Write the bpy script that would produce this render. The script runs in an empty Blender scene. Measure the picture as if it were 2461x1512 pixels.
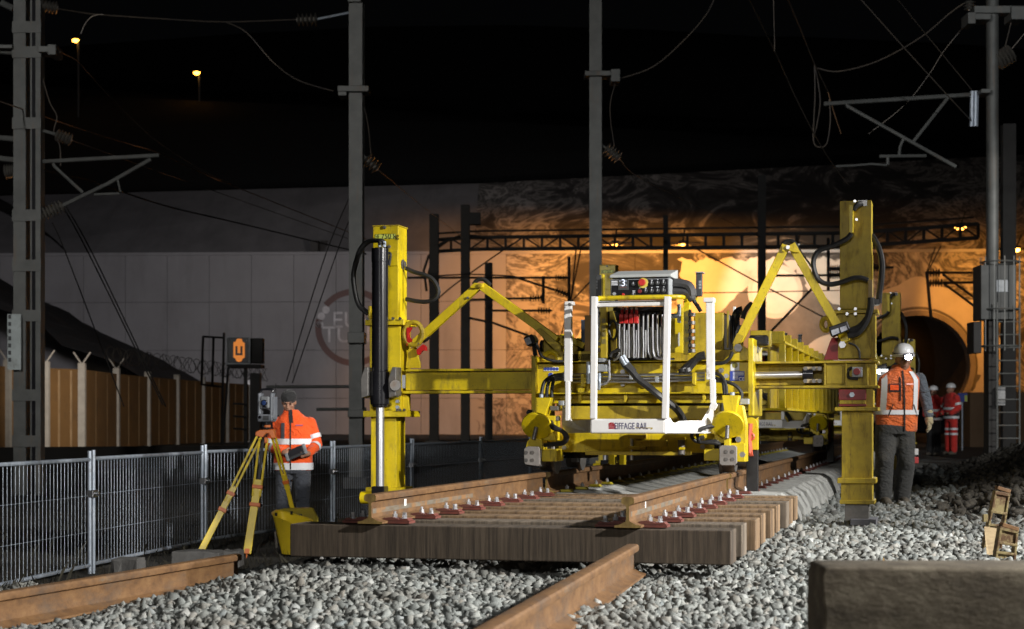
import bpy, bmesh, math, random
import numpy as np
from mathutils import Vector, Matrix, Quaternion
random.seed(7); np.random.seed(7)
SC = bpy.context.scene
COL = SC.collection
# ------------------------------------------------------------------ camera
F = 4100.0; HX = 1230.0; HY = 1012.0; CAMZ = 0.9
cam_d = bpy.data.cameras.new('camera'); cam = bpy.data.objects.new('camera', cam_d); COL.objects.link(cam)
cam.location = (0, 0, CAMZ); cam.rotation_euler = (math.radians(90), 0, 0)
cam_d.sensor_width = 36; cam_d.lens = 60; cam_d.shift_y = 256 / 2460; cam_d.clip_end = 900; cam_d.clip_start = .1
cam_d.dof.use_dof = True; cam_d.dof.focus_distance = 12.5; cam_d.dof.aperture_fstop = 4.0
SC.camera = cam
# ------------------------------------------------------------------ world (night sky) and exposure
W = bpy.data.worlds.new('World'); SC.world = W; W.use_nodes = True
wn = W.node_tree.nodes; wl = W.node_tree.links
sky = wn.new('ShaderNodeTexSky'); sky.sky_type = 'NISHITA'; sky.sun_disc = False
sky.sun_elevation = math.radians(-6); sky.sun_rotation = math.radians(200)
bg1 = wn['Background']; bg1.inputs['Strength'].default_value = 0.02
bg2 = wn.new('ShaderNodeBackground'); bg2.inputs['Color'].default_value = (.85, .9, 1, 1); bg2.inputs['Strength'].default_value = 0.0011
addn = wn.new('ShaderNodeAddShader')
wl.new(sky.outputs[0], bg1.inputs['Color']); wl.new(bg1.outputs[0], addn.inputs[0]); wl.new(bg2.outputs[0], addn.inputs[1])
wl.new(addn.outputs[0], wn['World Output'].inputs['Surface'])
SC.view_settings.view_transform = 'Standard'; SC.view_settings.look = 'None'
SC.view_settings.exposure = 0.0; SC.view_settings.gamma = 1.0; SC.view_settings.use_curve_mapping = False
SC.cycles.use_denoising = True
SC.cycles.max_bounces = 6; SC.cycles.diffuse_bounces = 3; SC.cycles.glossy_bounces = 3
SC.cycles.sample_clamp_indirect = 6

def spot(name, loc, aim, power, col, size=70, blend=.4, r=.25):
    d = bpy.data.lights.new(name, 'SPOT'); d.energy = power; d.color = col; d.spot_size = math.radians(size); d.spot_blend = blend
    d.shadow_soft_size = r
    o = bpy.data.objects.new(name, d); COL.objects.link(o); o.location = loc
    o.rotation_euler = (Vector(aim) - Vector(loc)).to_track_quat('-Z', 'Y').to_euler(); return o
def point(name, loc, power, col, r=.2, parent=None):
    d = bpy.data.lights.new(name, 'POINT'); d.energy = power; d.color = col; d.shadow_soft_size = r
    o = bpy.data.objects.new(name, d); COL.objects.link(o); o.location = loc; o.parent = parent; return o
NEU = (1, .97, .92); SOD = (1, .385, .055)
# construction floodlights outside the frame, then fill spots added to brighten parts
spot('floodlight_beam_key', (9.9, 4.4, 5.3), (-3.9, 9.5, .3), 11500, NEU, 63.5, .07, .10)
spot('floodlight_beam_side', (10.5, 12.3, 5.0), (1.5, 11.5, 0), 5000, NEU, 120, .5, .15)
spot('fill_beam_survey', (-.6, -4, 5.2), (-2.7, 18.5, .1), 6200, NEU, 10, .5, .2)  # unseen spot added on the camera side to brighten the surveyor
spot('fill_beam_machine', (-3.5, -6, 6.5), (1.3, 14.3, 1.3), 1500, NEU, 15, .6, .5)  # made-up frontal fill for the machine and its right column
spot('fill_beam_wide', (-3, -12, 8.0), (0, 14, 3), 2600, NEU, 75, .8, 1.0)  # soft fill added behind the camera, no lamp known there
# forecourt wall floodlights, then unseen spots added for fence, masts and far gantry
spot('forecourt_light_left', (-20, 62, 8.0), (-24, 120, 7), 20000, (.95, .93, 1), 90, .8, .6)
spot('forecourt_light_mid', (-2, 75, 8.0), (6, 124, 14), 8000, (1, .90, .86), 84, .8, .6)
spot('fill_beam_boundary', (-9.6, 46.5, 3.4), (-12.6, 64, .9), 2300, (1, .86, .68), 92, .7, .3)  # unseen warm spot added to light the fence boards
spot('fill_beam_right_mast', (14, 2, 8), (9.2, 32, 4.5), 7000, (.95, .98, 1), 30, .6, .4)  # added to brighten the caged mast and its cabinet
spot('fill_beam_masts', (-9, 4, 9), (0, 34, 8.5), 7000, (1, .98, .95), 54, .35, .4)  # added to lift the masts and the distant mesh fence
spot('fill_beam_far', (12.5, 25, 5.0), (8.6, 38.5, .9), 1500, NEU, 60, .6, .2)  # unseen spot added for the third gantry and red workers

# ------------------------------------------------------------------ helpers
TH = math.radians(14.1); ST, CT = math.sin(TH), math.cos(TH)
TX, TY = -0.0815, 9.71
def T2W(u, s, z=0): return Vector((TX + u * CT + s * ST, TY - u * ST + s * CT, z))
def W2T(x, y):
    dx, dy = x - TX, y - TY
    return dx * CT - dy * ST, dx * ST + dy * CT
ZF = {'D': (0, 0, .678794), 'A': (1200, 760, 2.8), 'B': (1800, 880, 2.7344), 'C': (1800, 1300, 2.7344), 'd': (2500, 680, 2.7),
      'E': (2600, 1200, 2.16), 'F': (1200, 1240, 2.2914), 'G': (640, 1320, 2.1), 'H': (3000, 1180, 2.2228), 'I': (0, 0, 1.89),
      'J': (0, 640, 1.89), 'K': (1300, 500, 1.7579), 'L': (2600, 0, 2.3623), 'M': (2900, 640, 2.2914)}
def zd(k, x, y):
    o = ZF[k]; return (o[0] + x / o[2]) / 1.47317, (o[1] + y / o[2]) / 1.47317
def PX(x, y, Y, k='D'):
    x, y = zd(k, x, y); return Vector(((x - HX) * Y / F, Y, CAMZ + (HY - y) * Y / F))
S0 = 4.95                                   # the first gantry's place along the track
def LG(k, x, y, v):                          # a point on the gantry's plane v (metres behind its column fronts)
    x, y = zd(k, x, y); a = (x - HX) / F; b = (HY - y) / F
    Y = (v + S0 + TX * ST + TY * CT) / (a * ST + CT)
    u = (a * Y - TX) * CT - (Y - TY) * ST
    return Vector((u, v, CAMZ + b * Y))

class MB:
    def __init__(s): s.v = []; s.f = []
    def add(s, vs, fs):
        o = len(s.v); s.v += [tuple(p) for p in vs]; s.f += [tuple(i + o for i in f) for f in fs]; return s
    def span(s, x0, x1, y0, y1, z0, z1):
        return s.add([(x, y, z) for z in (z0, z1) for y in (y0, y1) for x in (x0, x1)],
                     [(0, 2, 3, 1), (4, 5, 7, 6), (0, 1, 5, 4), (2, 6, 7, 3), (0, 4, 6, 2), (1, 3, 7, 5)])
    def box(s, c, d, R=None):
        R = R or Matrix.Identity(3); c = Vector(c)
        return s.add([c + R @ Vector((x * d[0] / 2, y * d[1] / 2, z * d[2] / 2)) for z in (-1, 1) for y in (-1, 1) for x in (-1, 1)],
                     [(0, 2, 3, 1), (4, 5, 7, 6), (0, 1, 5, 4), (2, 6, 7, 3), (0, 4, 6, 2), (1, 3, 7, 5)])
    def bar(s, p, q, w, h, up=(0, 0, 1)):
        p, q = Vector(p), Vector(q); y = (q - p).normalized(); x = y.cross(Vector(up))
        if x.length < 1e-4: x = y.cross(Vector((1, 0, 0)))
        x.normalize(); z = x.cross(y); R = Matrix((x, y, z)).transposed()
        return s.box((p + q) / 2, (w, (q - p).length, h), R)
    def tube(s, pts, r, n=8, cap=True):
        pts = [Vector(p) for p in pts]; m = len(pts); rs = r if isinstance(r, (list, tuple)) else [r] * m
        t = [(pts[min(i + 1, m - 1)] - pts[max(i - 1, 0)]).normalized() for i in range(m)]
        a = Vector((0, 0, 1)) if abs(t[0].z) < .9 else Vector((1, 0, 0))
        nx = t[0].cross(a).normalized(); vs = []
        for i in range(m):
            nx = (nx - t[i] * nx.dot(t[i])).normalized(); ny = t[i].cross(nx)
            vs += [pts[i] + (nx * math.cos(2 * math.pi * k / n) + ny * math.sin(2 * math.pi * k / n)) * rs[i] for k in range(n)]
        fs = [(i * n + k, i * n + (k + 1) % n, (i + 1) * n + (k + 1) % n, (i + 1) * n + k) for i in range(m - 1) for k in range(n)]
        if cap: fs += [tuple(range(n))[::-1], tuple((m - 1) * n + k for k in range(n))]
        return s.add(vs, fs)
    def cyl(s, p, q, r, n=12, r2=None): return s.tube([p, q], [r, r if r2 is None else r2], n)
    def prism(s, poly, a0, a1, ax='y'):
        n = len(poly)
        def mk(p, a): return {'y': (p[0], a, p[1]), 'x': (a, p[0], p[1]), 'z': (p[0], p[1], a)}[ax]
        return s.add([mk(p, a0) for p in poly] + [mk(p, a1) for p in poly],
                     [tuple(range(n)), tuple(range(n, 2 * n))[::-1]] + [(i, (i + 1) % n, n + (i + 1) % n, n + i) for i in range(n)])
    def ell(s, c, r, n=12, m=8, R=None):
        R = R or Matrix.Identity(3); c = Vector(c); vs = []
        for i in range(1, m):
            a = math.pi * i / m
            vs += [c + R @ Vector((r[0] * math.sin(a) * math.cos(2 * math.pi * k / n), r[1] * math.sin(a) * math.sin(2 * math.pi * k / n), r[2] * math.cos(a))) for k in range(n)]
        vs += [c + R @ Vector((0, 0, r[2])), c + R @ Vector((0, 0, -r[2]))]; T = (m - 1) * n
        fs = [(i * n + k, (i + 1) * n + k, (i + 1) * n + (k + 1) % n, i * n + (k + 1) % n) for i in range(m - 2) for k in range(n)]
        fs += [(T, k, (k + 1) % n) for k in range(n)] + [(T + 1, (m - 2) * n + (k + 1) % n, (m - 2) * n + k) for k in range(n)]
        return s.add(vs, fs)
    def cap(s, p, q, r1, r2, n=12):          # a tapered capsule
        p, q = Vector(p), Vector(q); s.tube([p, q], [r1, r2], n); s.ell(p, (r1,) * 3, n, 8); return s.ell(q, (r2,) * 3, n, 8)
    def loft(s, rings):                      # closed rings of equal count
        n = len(rings[0]); m = len(rings); vs = [p for r in rings for p in r]
        fs = [(i * n + k, i * n + (k + 1) % n, (i + 1) * n + (k + 1) % n, (i + 1) * n + k) for i in range(m - 1) for k in range(n)]
        return s.add(vs, fs + [tuple(range(n))[::-1], tuple((m - 1) * n + k for k in range(n))])
    def mesh(s, name):
        me = bpy.data.meshes.new(name); me.from_pydata(s.v, [], s.f); me.update()
        bm = bmesh.new(); bm.from_mesh(me); bmesh.ops.recalc_face_normals(bm, faces=bm.faces); bm.to_mesh(me); bm.free(); return me
    def build(s, name, mat, parent=None, bevel=0, smooth=False, kind=None, loc=None, rot=None):
        me = s.mesh(name); me.materials.append(mat); o = bpy.data.objects.new(name, me); COL.objects.link(o)
        if parent: o.parent = parent
        if loc is not None: o.location = loc
        if rot is not None: o.rotation_euler = rot
        if smooth: me.shade_smooth(); me.set_sharp_from_angle(angle=math.radians(38))
        if bevel:
            b = o.modifiers.new('bevel', 'BEVEL'); b.width = bevel; b.segments = 2; b.limit_method = 'ANGLE'; b.harden_normals = False
        if kind: o['kind'] = kind
        return o
def tag(o, label, cat, group=None):
    o['label'] = label; o['category'] = cat
    if group: o['group'] = group
    return o
def thing(name, label, cat, loc=(0, 0, 0), rz=0, group=None):
    o = bpy.data.objects.new(name, None); o.empty_display_size = .1; COL.objects.link(o); o.location = loc; o.rotation_euler = (0, 0, rz)
    return tag(o, label, cat, group)
def struct(o): o['kind'] = 'structure'; return o
def share(o, name=None, parent=None, loc=None, rot=None):
    c = o.copy(); COL.objects.link(c); c.parent = parent if parent else o.parent
    if name: c.name = name
    if loc is not None: c.location = loc
    if rot is not None: c.rotation_euler = rot
    return c
KIDS = {}
def copy_tree(o, parent=None):
    c = o.copy(); COL.objects.link(c); c.parent = parent
    for ch in list(o.children): copy_tree(ch, c)
    return c
def text(s, name, size, M, mat, parent=None, ext=.002, align='CENTER', sx=1):
    cu = bpy.data.curves.new(name, 'FONT'); cu.body = s; cu.size = size; cu.extrude = ext; cu.align_x = align; cu.align_y = 'CENTER'
    t = bpy.data.objects.new(name + '_src', cu); COL.objects.link(t)
    dg = bpy.context.evaluated_depsgraph_get(); me = bpy.data.meshes.new_from_object(t.evaluated_get(dg)); bpy.data.objects.remove(t)
    bpy.data.curves.remove(cu)
    me.name = name; me.materials.clear(); me.materials.append(mat); o = bpy.data.objects.new(name, me); COL.objects.link(o)
    o.parent = parent; o.matrix_local = M @ Matrix.Diagonal((sx, 1, 1, 1)); return o
def fitx(o, w):
    xs_ = [v.co.x for v in o.data.vertices]; k = w / (max(xs_) - min(xs_)); o.data.transform(Matrix.Diagonal((k, 1, 1, 1))); return o
def FACE(p): return Matrix.Translation(p) @ Matrix.Rotation(math.radians(90), 4, 'X')   # lettering that faces -Y
def catenary(p, q, sag, n=14):
    p, q = Vector(p), Vector(q)
    return [p.lerp(q, t) - Vector((0, 0, sag * 4 * t * (1 - t))) for t in [i / n for i in range(n + 1)]]
def smooth_path(pts, n=6):
    pts = [Vector(p) for p in pts]; out = []
    for i in range(len(pts) - 1):
        a, b, c, d = pts[max(i - 1, 0)], pts[i], pts[i + 1], pts[min(i + 2, len(pts) - 1)]
        for j in range(n):
            t = j / n; out.append(.5 * ((2 * b) + (c - a) * t + (2 * a - 5 * b + 4 * c - d) * t * t + (3 * b - a - 3 * c + d) * t ** 3))
    return out + [pts[-1]]

# ------------------------------------------------------------------ materials
def nodes(name):
    m = bpy.data.materials.new(name); m.use_nodes = True; nt = m.node_tree; return m, nt.nodes, nt.links, nt.nodes['Principled BSDF']
def ramp(n, l, src, stops):
    r = n.new('ShaderNodeValToRGB'); e = r.color_ramp.elements
    while len(e) < len(stops): e.new(.5)
    for i, (p, c) in enumerate(stops):
        e[i].position = p; e[i].color = (c, c, c, 1) if isinstance(c, (int, float)) else (*c, 1)
    l.new(src, r.inputs[0]); return r.outputs[0]
def mix(n, l, fac, a, b, mode='MIX'):
    x = n.new('ShaderNodeMix'); x.data_type = 'RGBA'; x.blend_type = mode
    for sock, val in ((x.inputs[0], fac), (x.inputs[6], a), (x.inputs[7], b)):
        if isinstance(val, (int, float)): sock.default_value = val
        elif isinstance(val, tuple): sock.default_value = (*val, 1)
        else: l.new(val, sock)
    return x.outputs[2]
def noise(n, l, scale, stretch=(1, 1, 1), detail=6, rough=.6, dist=0, coord='Object'):
    tc = n.new('ShaderNodeTexCoord'); mp = n.new('ShaderNodeMapping'); mp.inputs['Scale'].default_value = stretch
    t = n.new('ShaderNodeTexNoise'); t.inputs['Scale'].default_value = scale; t.inputs['Detail'].default_value = detail
    t.inputs['Roughness'].default_value = rough; t.inputs['Distortion'].default_value = dist
    l.new(tc.outputs[coord], mp.inputs[0]); l.new(mp.outputs[0], t.inputs[0]); return t.outputs[0]
def bump(n, l, h, bsdf, strength=.3, dist=.01):
    b = n.new('ShaderNodeBump'); b.inputs['Strength'].default_value = strength; b.inputs['Distance'].default_value = dist
    l.new(h, b.inputs['Height']); l.new(b.outputs[0], bsdf.inputs['Normal'])
def pm(name, c1, c2=None, scale=6, rough=.5, metal=0, stretch=(1, 1, 1), lo=.35, hi=.65, bmp=0, bs=40, bd=.004, dirt=None, dscale=3, dlo=.55, dhi=.75, dstretch=(1, 1, 1), r2=None, coat=0):
    m, n, l, b = nodes(name); b.inputs['Roughness'].default_value = rough; b.inputs['Metallic'].default_value = metal
    if coat: b.inputs['Coat Weight'].default_value = coat; b.inputs['Coat Roughness'].default_value = .15
    if c2 is None: b.inputs['Base Color'].default_value = (*c1, 1); col = c1
    else: col = ramp(n, l, noise(n, l, scale, stretch), [(lo, c1), (hi, c2)])
    if dirt:
        f = ramp(n, l, noise(n, l, dscale, dstretch, 8, .7), [(dlo, 0), (dhi, 1)]); col = mix(n, l, f, col, dirt)
        if r2 is not None:
            rr = n.new('ShaderNodeMapRange'); rr.inputs[3].default_value = rough; rr.inputs[4].default_value = r2; l.new(f, rr.inputs[0]); l.new(rr.outputs[0], b.inputs['Roughness'])
    if not isinstance(col, tuple): l.new(col, b.inputs['Base Color'])
    if bmp: bump(n, l, noise(n, l, bs, stretch, 4), b, bmp, bd)
    return m
def em(name, col, strength, base=(.02, .02, .02)):
    m, n, l, b = nodes(name); b.inputs['Base Color'].default_value = (*base, 1); b.inputs['Emission Color'].default_value = (*col, 1); b.inputs['Emission Strength'].default_value = strength; return m
def yellow(name, c1, c2, dirt, dlo, dhi, rough):
    m, n, l, b = nodes(name); c = ramp(n, l, noise(n, l, 5), [(.35, c1), (.65, c2)])
    f = ramp(n, l, noise(n, l, 4, (3, 3, .7), 9, .72), [(dlo, 0), (dhi, 1)]); c = mix(n, l, f, c, dirt)
    sp_ = ramp(n, l, noise(n, l, 55, (1, 1, 1), 3, .6), [(.66, 0), (.72, .8)]); c = mix(n, l, sp_, c, (.10, .06, .025))
    gr = ramp(n, l, noise(n, l, 1.7, (1, 1, 1.4), 7, .7), [(.44, 0), (.72, .75)]); c = mix(n, l, gr, c, tuple(v * .42 for v in c2)); l.new(c, b.inputs['Base Color'])
    sc_ = ramp(n, l, noise(n, l, 9, (14, 14, 1), 4, .6), [(.70, 0), (.74, .7)]); c2_ = mix(n, l, sc_, c, (.22, .2, .15)); l.new(c2_, b.inputs['Base Color'])
    rr = n.new('ShaderNodeMapRange'); rr.inputs[3].default_value = rough; rr.inputs[4].default_value = .8; l.new(f, rr.inputs[0]); l.new(rr.outputs[0], b.inputs['Roughness'])
    bump(n, l, noise(n, l, 140), b, .1, .001); return m
YEL = yellow('yellow_paint', (.68, .515, .006), (.59, .44, .006), (.11, .08, .025), .53, .73, .42)
YELWS = yellow('worn_shaded_yellow_paint', (.47, .345, .010), (.37, .265, .010), (.10, .065, .025), .50, .70, .55)  # worn, and darkened further to hold the right column's shade
WHT = pm('white_paint', (.78, .78, .78), (.70, .69, .67), 5, .45, 0, dirt=(.22, .15, .09), dscale=7, dlo=.64, dhi=.74, r2=.7)
BLK = pm('black_paint', (.008, .008, .010), (.013, .013, .016), 8, .2)
RUB = pm('black_rubber', (.012, .012, .013), (.022, .022, .022), 20, .45, bmp=.2, bs=80, bd=.002)
CHR = pm('chrome', (.75, .76, .8), None, rough=.3, metal=.85)
STL = pm('bright_steel', (.55, .56, .58), (.4, .4, .42), 20, .32, 1)
GAL = pm('galvanised_steel', (.42, .47, .54), (.30, .35, .42), 14, .45, .5, dirt=(.2, .21, .22), dscale=8)
DST = pm('dull_steel', (.13, .125, .12), (.2, .19, .18), 12, .5, .6, dirt=(.1, .06, .03), dscale=6)
RED = pm('red_paint', (.55, .015, .012), (.42, .012, .01), 8, .4, dirt=(.12, .03, .02), dscale=6)
DRED = pm('dark_red_paint', (.20, .012, .015), (.15, .01, .012), 8, .5, dirt=(.07, .03, .02), dscale=5)
ORG = pm('orange_red_hook_paint', (.62, .11, .05), (.5, .08, .04), 8, .5)
GRY = pm('grey_paint', (.32, .34, .36), (.26, .28, .3), 6, .5, dirt=(.12, .12, .12))
DGRY = pm('dark_plastic', (.05, .052, .055), (.035, .037, .04), 10, .5)
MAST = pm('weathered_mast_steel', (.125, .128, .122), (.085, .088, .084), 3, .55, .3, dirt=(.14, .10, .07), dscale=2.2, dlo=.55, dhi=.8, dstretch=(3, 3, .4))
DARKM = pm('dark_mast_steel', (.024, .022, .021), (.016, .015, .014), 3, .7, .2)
WIRE = pm('weathered_wire', (.10, .09, .085), (.16, .13, .1), 2, .5, .5)
COPW = pm('contact_wire_copper', (.3, .17, .09), (.2, .13, .08), 2, .4, .8)
INS = pm('insulator_glaze', (.17, .16, .14), (.12, .115, .105), 6, .25)
CONC = pm('pale_concrete', (.36, .365, .35), (.28, .285, .275), 9, .85, bmp=.25, bs=70, bd=.004, dirt=(.2, .2, .19), dscale=5)
CONCD = pm('old_dark_concrete', (.085, .083, .08), (.06, .058, .056), 8, .9, bmp=.4, bs=40, bd=.01)
# ------------------------------------------------------------------ terrain
def gz(X, Y):
    X = np.asarray(X, float); Y = np.asarray(Y, float)
    dx, dy = X - TX, Y - TY; u = dx * CT - dy * ST
    far = np.clip((Y - 30) / 12, 0, 1)
    left = np.interp(-u, [1.15, 1.6, 2.1, 3.2, 60], [0, -.09, -.15, -.5, -.5])
    z = np.where(u < -1.15, left * (1 - far) - .02 * far, 0)
    z = z + np.interp(u, [3.0, 5.5, 60], [0, -.06, -.06])
    z = z + .42 * np.exp(-((X - 8.6) / 2.6) ** 2 - ((Y - 25) / 5.0) ** 2) + .16 * np.exp(-((X - 5.6) / 1.2) ** 2 - ((Y - 19.5) / 2.2) ** 2)
    z = z - .13 * np.clip((u - 1.2) / .5, 0, 1) * np.clip((Y - 14.2) / 2, 0, 1) * np.clip((34 - Y) / 8, 0, 1)
    z = z + .24 * np.clip((u - 2.7) / 1.0, 0, 1) * np.clip((Y - 13.5) / 3, 0, 1) * np.clip((40 - Y) / 10, 0, 1) * (1 + .35 * np.sin(Y * 1.9 + X) + .2 * np.sin(Y * 4.1 - X * 2))
    z = z + .22 * np.exp(-((X + 3.35) / .55) ** 2 - ((Y - 11.7) / .6) ** 2)
    z = z + .025 * np.sin(X * 1.7 + .6) * np.sin(Y * 1.1) + .012 * np.sin(X * 5.1) * np.sin(Y * 4.3 + 1)
    return z
xs = np.concatenate([np.linspace(-120, -13, 24), np.arange(-12, 12.1, .3), np.linspace(13, 120, 24)])
ys = np.concatenate([np.arange(-12, 3, 1.5), np.arange(3, 34, .3), np.linspace(35, 160, 40)])
GX, GY = np.meshgrid(xs, ys); GZ = gz(GX, GY) - .02
nx_, ny_ = len(xs), len(ys)
gv = np.stack([GX.ravel(), GY.ravel(), GZ.ravel()], 1)
ii = (np.arange(ny_ - 1)[:, None] * nx_ + np.arange(nx_ - 1)[None]).ravel()
gf = np.stack([ii, ii + 1, ii + nx_ + 1, ii + nx_], 1)
me = bpy.data.meshes.new('ground'); me.from_pydata(gv.tolist(), [], gf.tolist()); me.update()
m_soil, n, l, b = nodes('dark_soil'); b.inputs['Roughness'].default_value = .95
f1 = noise(n, l, 1.6, detail=10, rough=.7); c = ramp(n, l, f1, [(.3, (.014, .013, .011)), (.55, (.032, .029, .024)), (.75, (.06, .054, .044))]); l.new(c, b.inputs['Base Color'])
bump(n, l, noise(n, l, 14, detail=10, rough=.75), b, 1, .06)
m_grav, n, l, b = nodes('gravel_bed'); b.inputs['Roughness'].default_value = .95
f1 = noise(n, l, 22, detail=6, rough=.7); c = ramp(n, l, f1, [(.35, (.085, .085, .08)), (.6, (.20, .205, .195))]); l.new(c, b.inputs['Base Color'])
bump(n, l, noise(n, l, 24, detail=5, rough=.6), b, 1, .05)
me.materials.append(m_soil); me.materials.append(m_grav)
cx = (gv[gf[:, 0], 0] + gv[gf[:, 2], 0]) / 2; cy = (gv[gf[:, 0], 1] + gv[gf[:, 2], 1]) / 2
cu = (cx - TX) * CT - (cy - TY) * ST
isg = ((cu > -2.6) & (cu < np.interp(cy, [11, 14, 18], [4.0, 2.9, 2.3])) & (cy < 70)).astype(np.int32)
me.polygons.foreach_set('material_index', isg); me.shade_smooth()
ground = bpy.data.objects.new('ground', me); COL.objects.link(ground); struct(ground)

# ------------------------------------------------------------------ ballast: tens of thousands of broken stones
m_bal, n, l, b = nodes('ballast_stone'); b.inputs['Roughness'].default_value = .85
geo = n.new('ShaderNodeNewGeometry')
c = ramp(n, l, geo.outputs['Random Per Island'], [(0, (.08, .085, .083)), (.18, (.15, .165, .16)), (.5, (.23, .25, .243)), (.75, (.31, .325, .31)), (.88, (.20, .185, .16)), (.94, (.44, .455, .445)), (1, (.15, .18, .19))])
c = mix(n, l, ramp(n, l, noise(n, l, 1.1, detail=6, rough=.7), [(.46, 0), (.72, .55)]), c, (.15, .125, .095))
c = mix(n, l, ramp(n, l, noise(n, l, 45, detail=5, rough=.7), [(.35, .55), (.7, 1)]), (.10, .10, .095), c); l.new(c, b.inputs['Base Color'])
bump(n, l, noise(n, l, 90, detail=4), b, .35, .006)
rng = np.random.default_rng(5)
TPL = []
for k in range(40):                             # angular shards: hulls of a few jittered box corners
    pts = [(sx * rng.uniform(.45, 1), sy * rng.uniform(.4, 1), sz * rng.uniform(.45, 1)) for sx in (-1, 1) for sy in (-1, 1) for sz in (-1, 1)]
    drop = rng.permutation(8)[:rng.integers(0, 3)]; pts = [p for i_, p in enumerate(pts) if i_ not in drop]
    pts += [tuple(rng.uniform(-1.1, 1.1, 3) * np.array([1, .4, .4]))]
    sc_ = rng.uniform([.95, .65, .32], [1.45, 1.05, .72])
    bm = bmesh.new(); [bm.verts.new(np.array(p) * sc_) for p in pts]; bmesh.ops.convex_hull(bm, input=bm.verts); lv = [v for v in bm.verts if not v.link_faces]; bmesh.ops.delete(bm, geom=lv, context='VERTS'); bmesh.ops.triangulate(bm, faces=bm.faces); bm.verts.index_update()
    TPL.append((np.array([v.co[:] for v in bm.verts]), np.array([[v.index for v in f.verts] for f in bm.faces]))); bm.free()
def stones(name, P, R, mat):
    N = len(P); kk = rng.integers(0, len(TPL), N); q = rng.normal(size=(N, 4)) * np.array([1, .38, .38, 1]); q /= np.linalg.norm(q, axis=1)[:, None]
    w, x, y, z = q.T
    M = np.stack([np.stack([1 - 2 * (y * y + z * z), 2 * (x * y - z * w), 2 * (x * z + y * w)], 1), np.stack([2 * (x * y + z * w), 1 - 2 * (x * x + z * z), 2 * (y * z - x * w)], 1), np.stack([2 * (x * z - y * w), 2 * (y * z + x * w), 1 - 2 * (x * x + y * y)], 1)], 1)
    VS = []; FS_ = []; off = 0
    for k, (tv, tf) in enumerate(TPL):
        ix = np.where(kk == k)[0]
        V = np.einsum('nij,vj->nvi', M[ix], tv) * R[ix][:, None, None] + P[ix][:, None, :]
        FS_.append((tf[None] + (off + np.arange(len(ix)) * len(tv))[:, None, None]).reshape(-1, 3)); VS.append(V.reshape(-1, 3)); off += len(ix) * len(tv)
    V = np.concatenate(VS); Fc = np.concatenate(FS_); nf = len(Fc)
    me = bpy.data.meshes.new(name); me.vertices.add(len(V)); me.vertices.foreach_set('co', V.ravel().astype(np.float32))
    me.loops.add(nf * 3); me.loops.foreach_set('vertex_index', Fc.ravel().astype(np.int32)); me.polygons.add(nf)
    me.polygons.foreach_set('loop_start', np.arange(0, nf * 3, 3, dtype=np.int32)); me.update(calc_edges=True); me.materials.append(mat)
    o = bpy.data.objects.new(name, me); COL.objects.link(o); return o
PP = []; RR = []
Y = 4.3
while Y < 27:
    d = .0275 if Y < 9 else .0275 + (Y - 9) * .0022
    xl, xr = -.315 * Y - .2, .315 * Y + .2
    X = np.arange(xl, xr, d); X = X + rng.uniform(-.5, .5, len(X)) * d; YY = Y + rng.uniform(-.5, .5, len(X)) * d
    u = (X - TX) * CT - (YY - TY) * ST
    edge = -2.35 + .22 * np.sin(YY * 2.1) + .15 * np.sin(YY * 5.3)
    keep = (u > edge) & (u < np.interp(YY, [10, 13, 15, 19], [4.6, 3.5, 2.75, 2.3]) + .18 * np.sin(YY * 1.3) + rng.normal(0, .16, len(X)))
    keep |= ((X + 3.35) / .62) ** 2 + ((YY - 11.7) / .7) ** 2 < 1
    X, YY = X[keep], YY[keep]
    lay = rng.random(len(X)); r = d * (.45 + .75 * rng.random(len(X)) ** 2.2) * 1.0
    PP.append(np.stack([X, YY, gz(X, YY) + r * .2 + lay * lay * .018], 1)); RR.append(r)
    ex = rng.random(len(X)) < .25                  # loose pieces that lie on top
    r2 = d * rng.uniform(.5, 1.3, ex.sum())
    PP.append(np.stack([X[ex] + d * .5, YY[ex], gz(X[ex], YY[ex]) + .018 + r2 * .3], 1)); RR.append(r2)
    Y += d * .92
P_ = np.concatenate(PP); R_ = np.concatenate(RR)
bal = stones('ballast', P_, R_, m_bal); bal['kind'] = 'stuff'; bal['label'] = 'pale grey broken ballast stones under and around the tracks'
# dark clods of dug soil on the right
m_clod = pm('soil_clod', (.03, .027, .023), (.075, .066, .052), 30, .95, bmp=.6, bs=60, bd=.01)
Nc = 11000; X = rng.uniform(2.5, 10.5, Nc); Yc = rng.uniform(11, 30, Nc); u = (X - TX) * CT - (Yc - TY) * ST
k = (u > np.interp(Yc, [10, 13, 15, 19], [4.4, 3.3, 2.6, 2.15])) & (X < .32 * Yc + .3); X, Yc = X[k], Yc[k]; r = rng.uniform(.02, .075, len(X)) ** 1.0
cl = stones('soil_clods', np.stack([X, Yc, gz(X, Yc) + r * .1], 1), r, m_clod); cl['kind'] = 'stuff'; cl['label'] = 'dark clods of dug earth beside the ballast'
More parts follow.
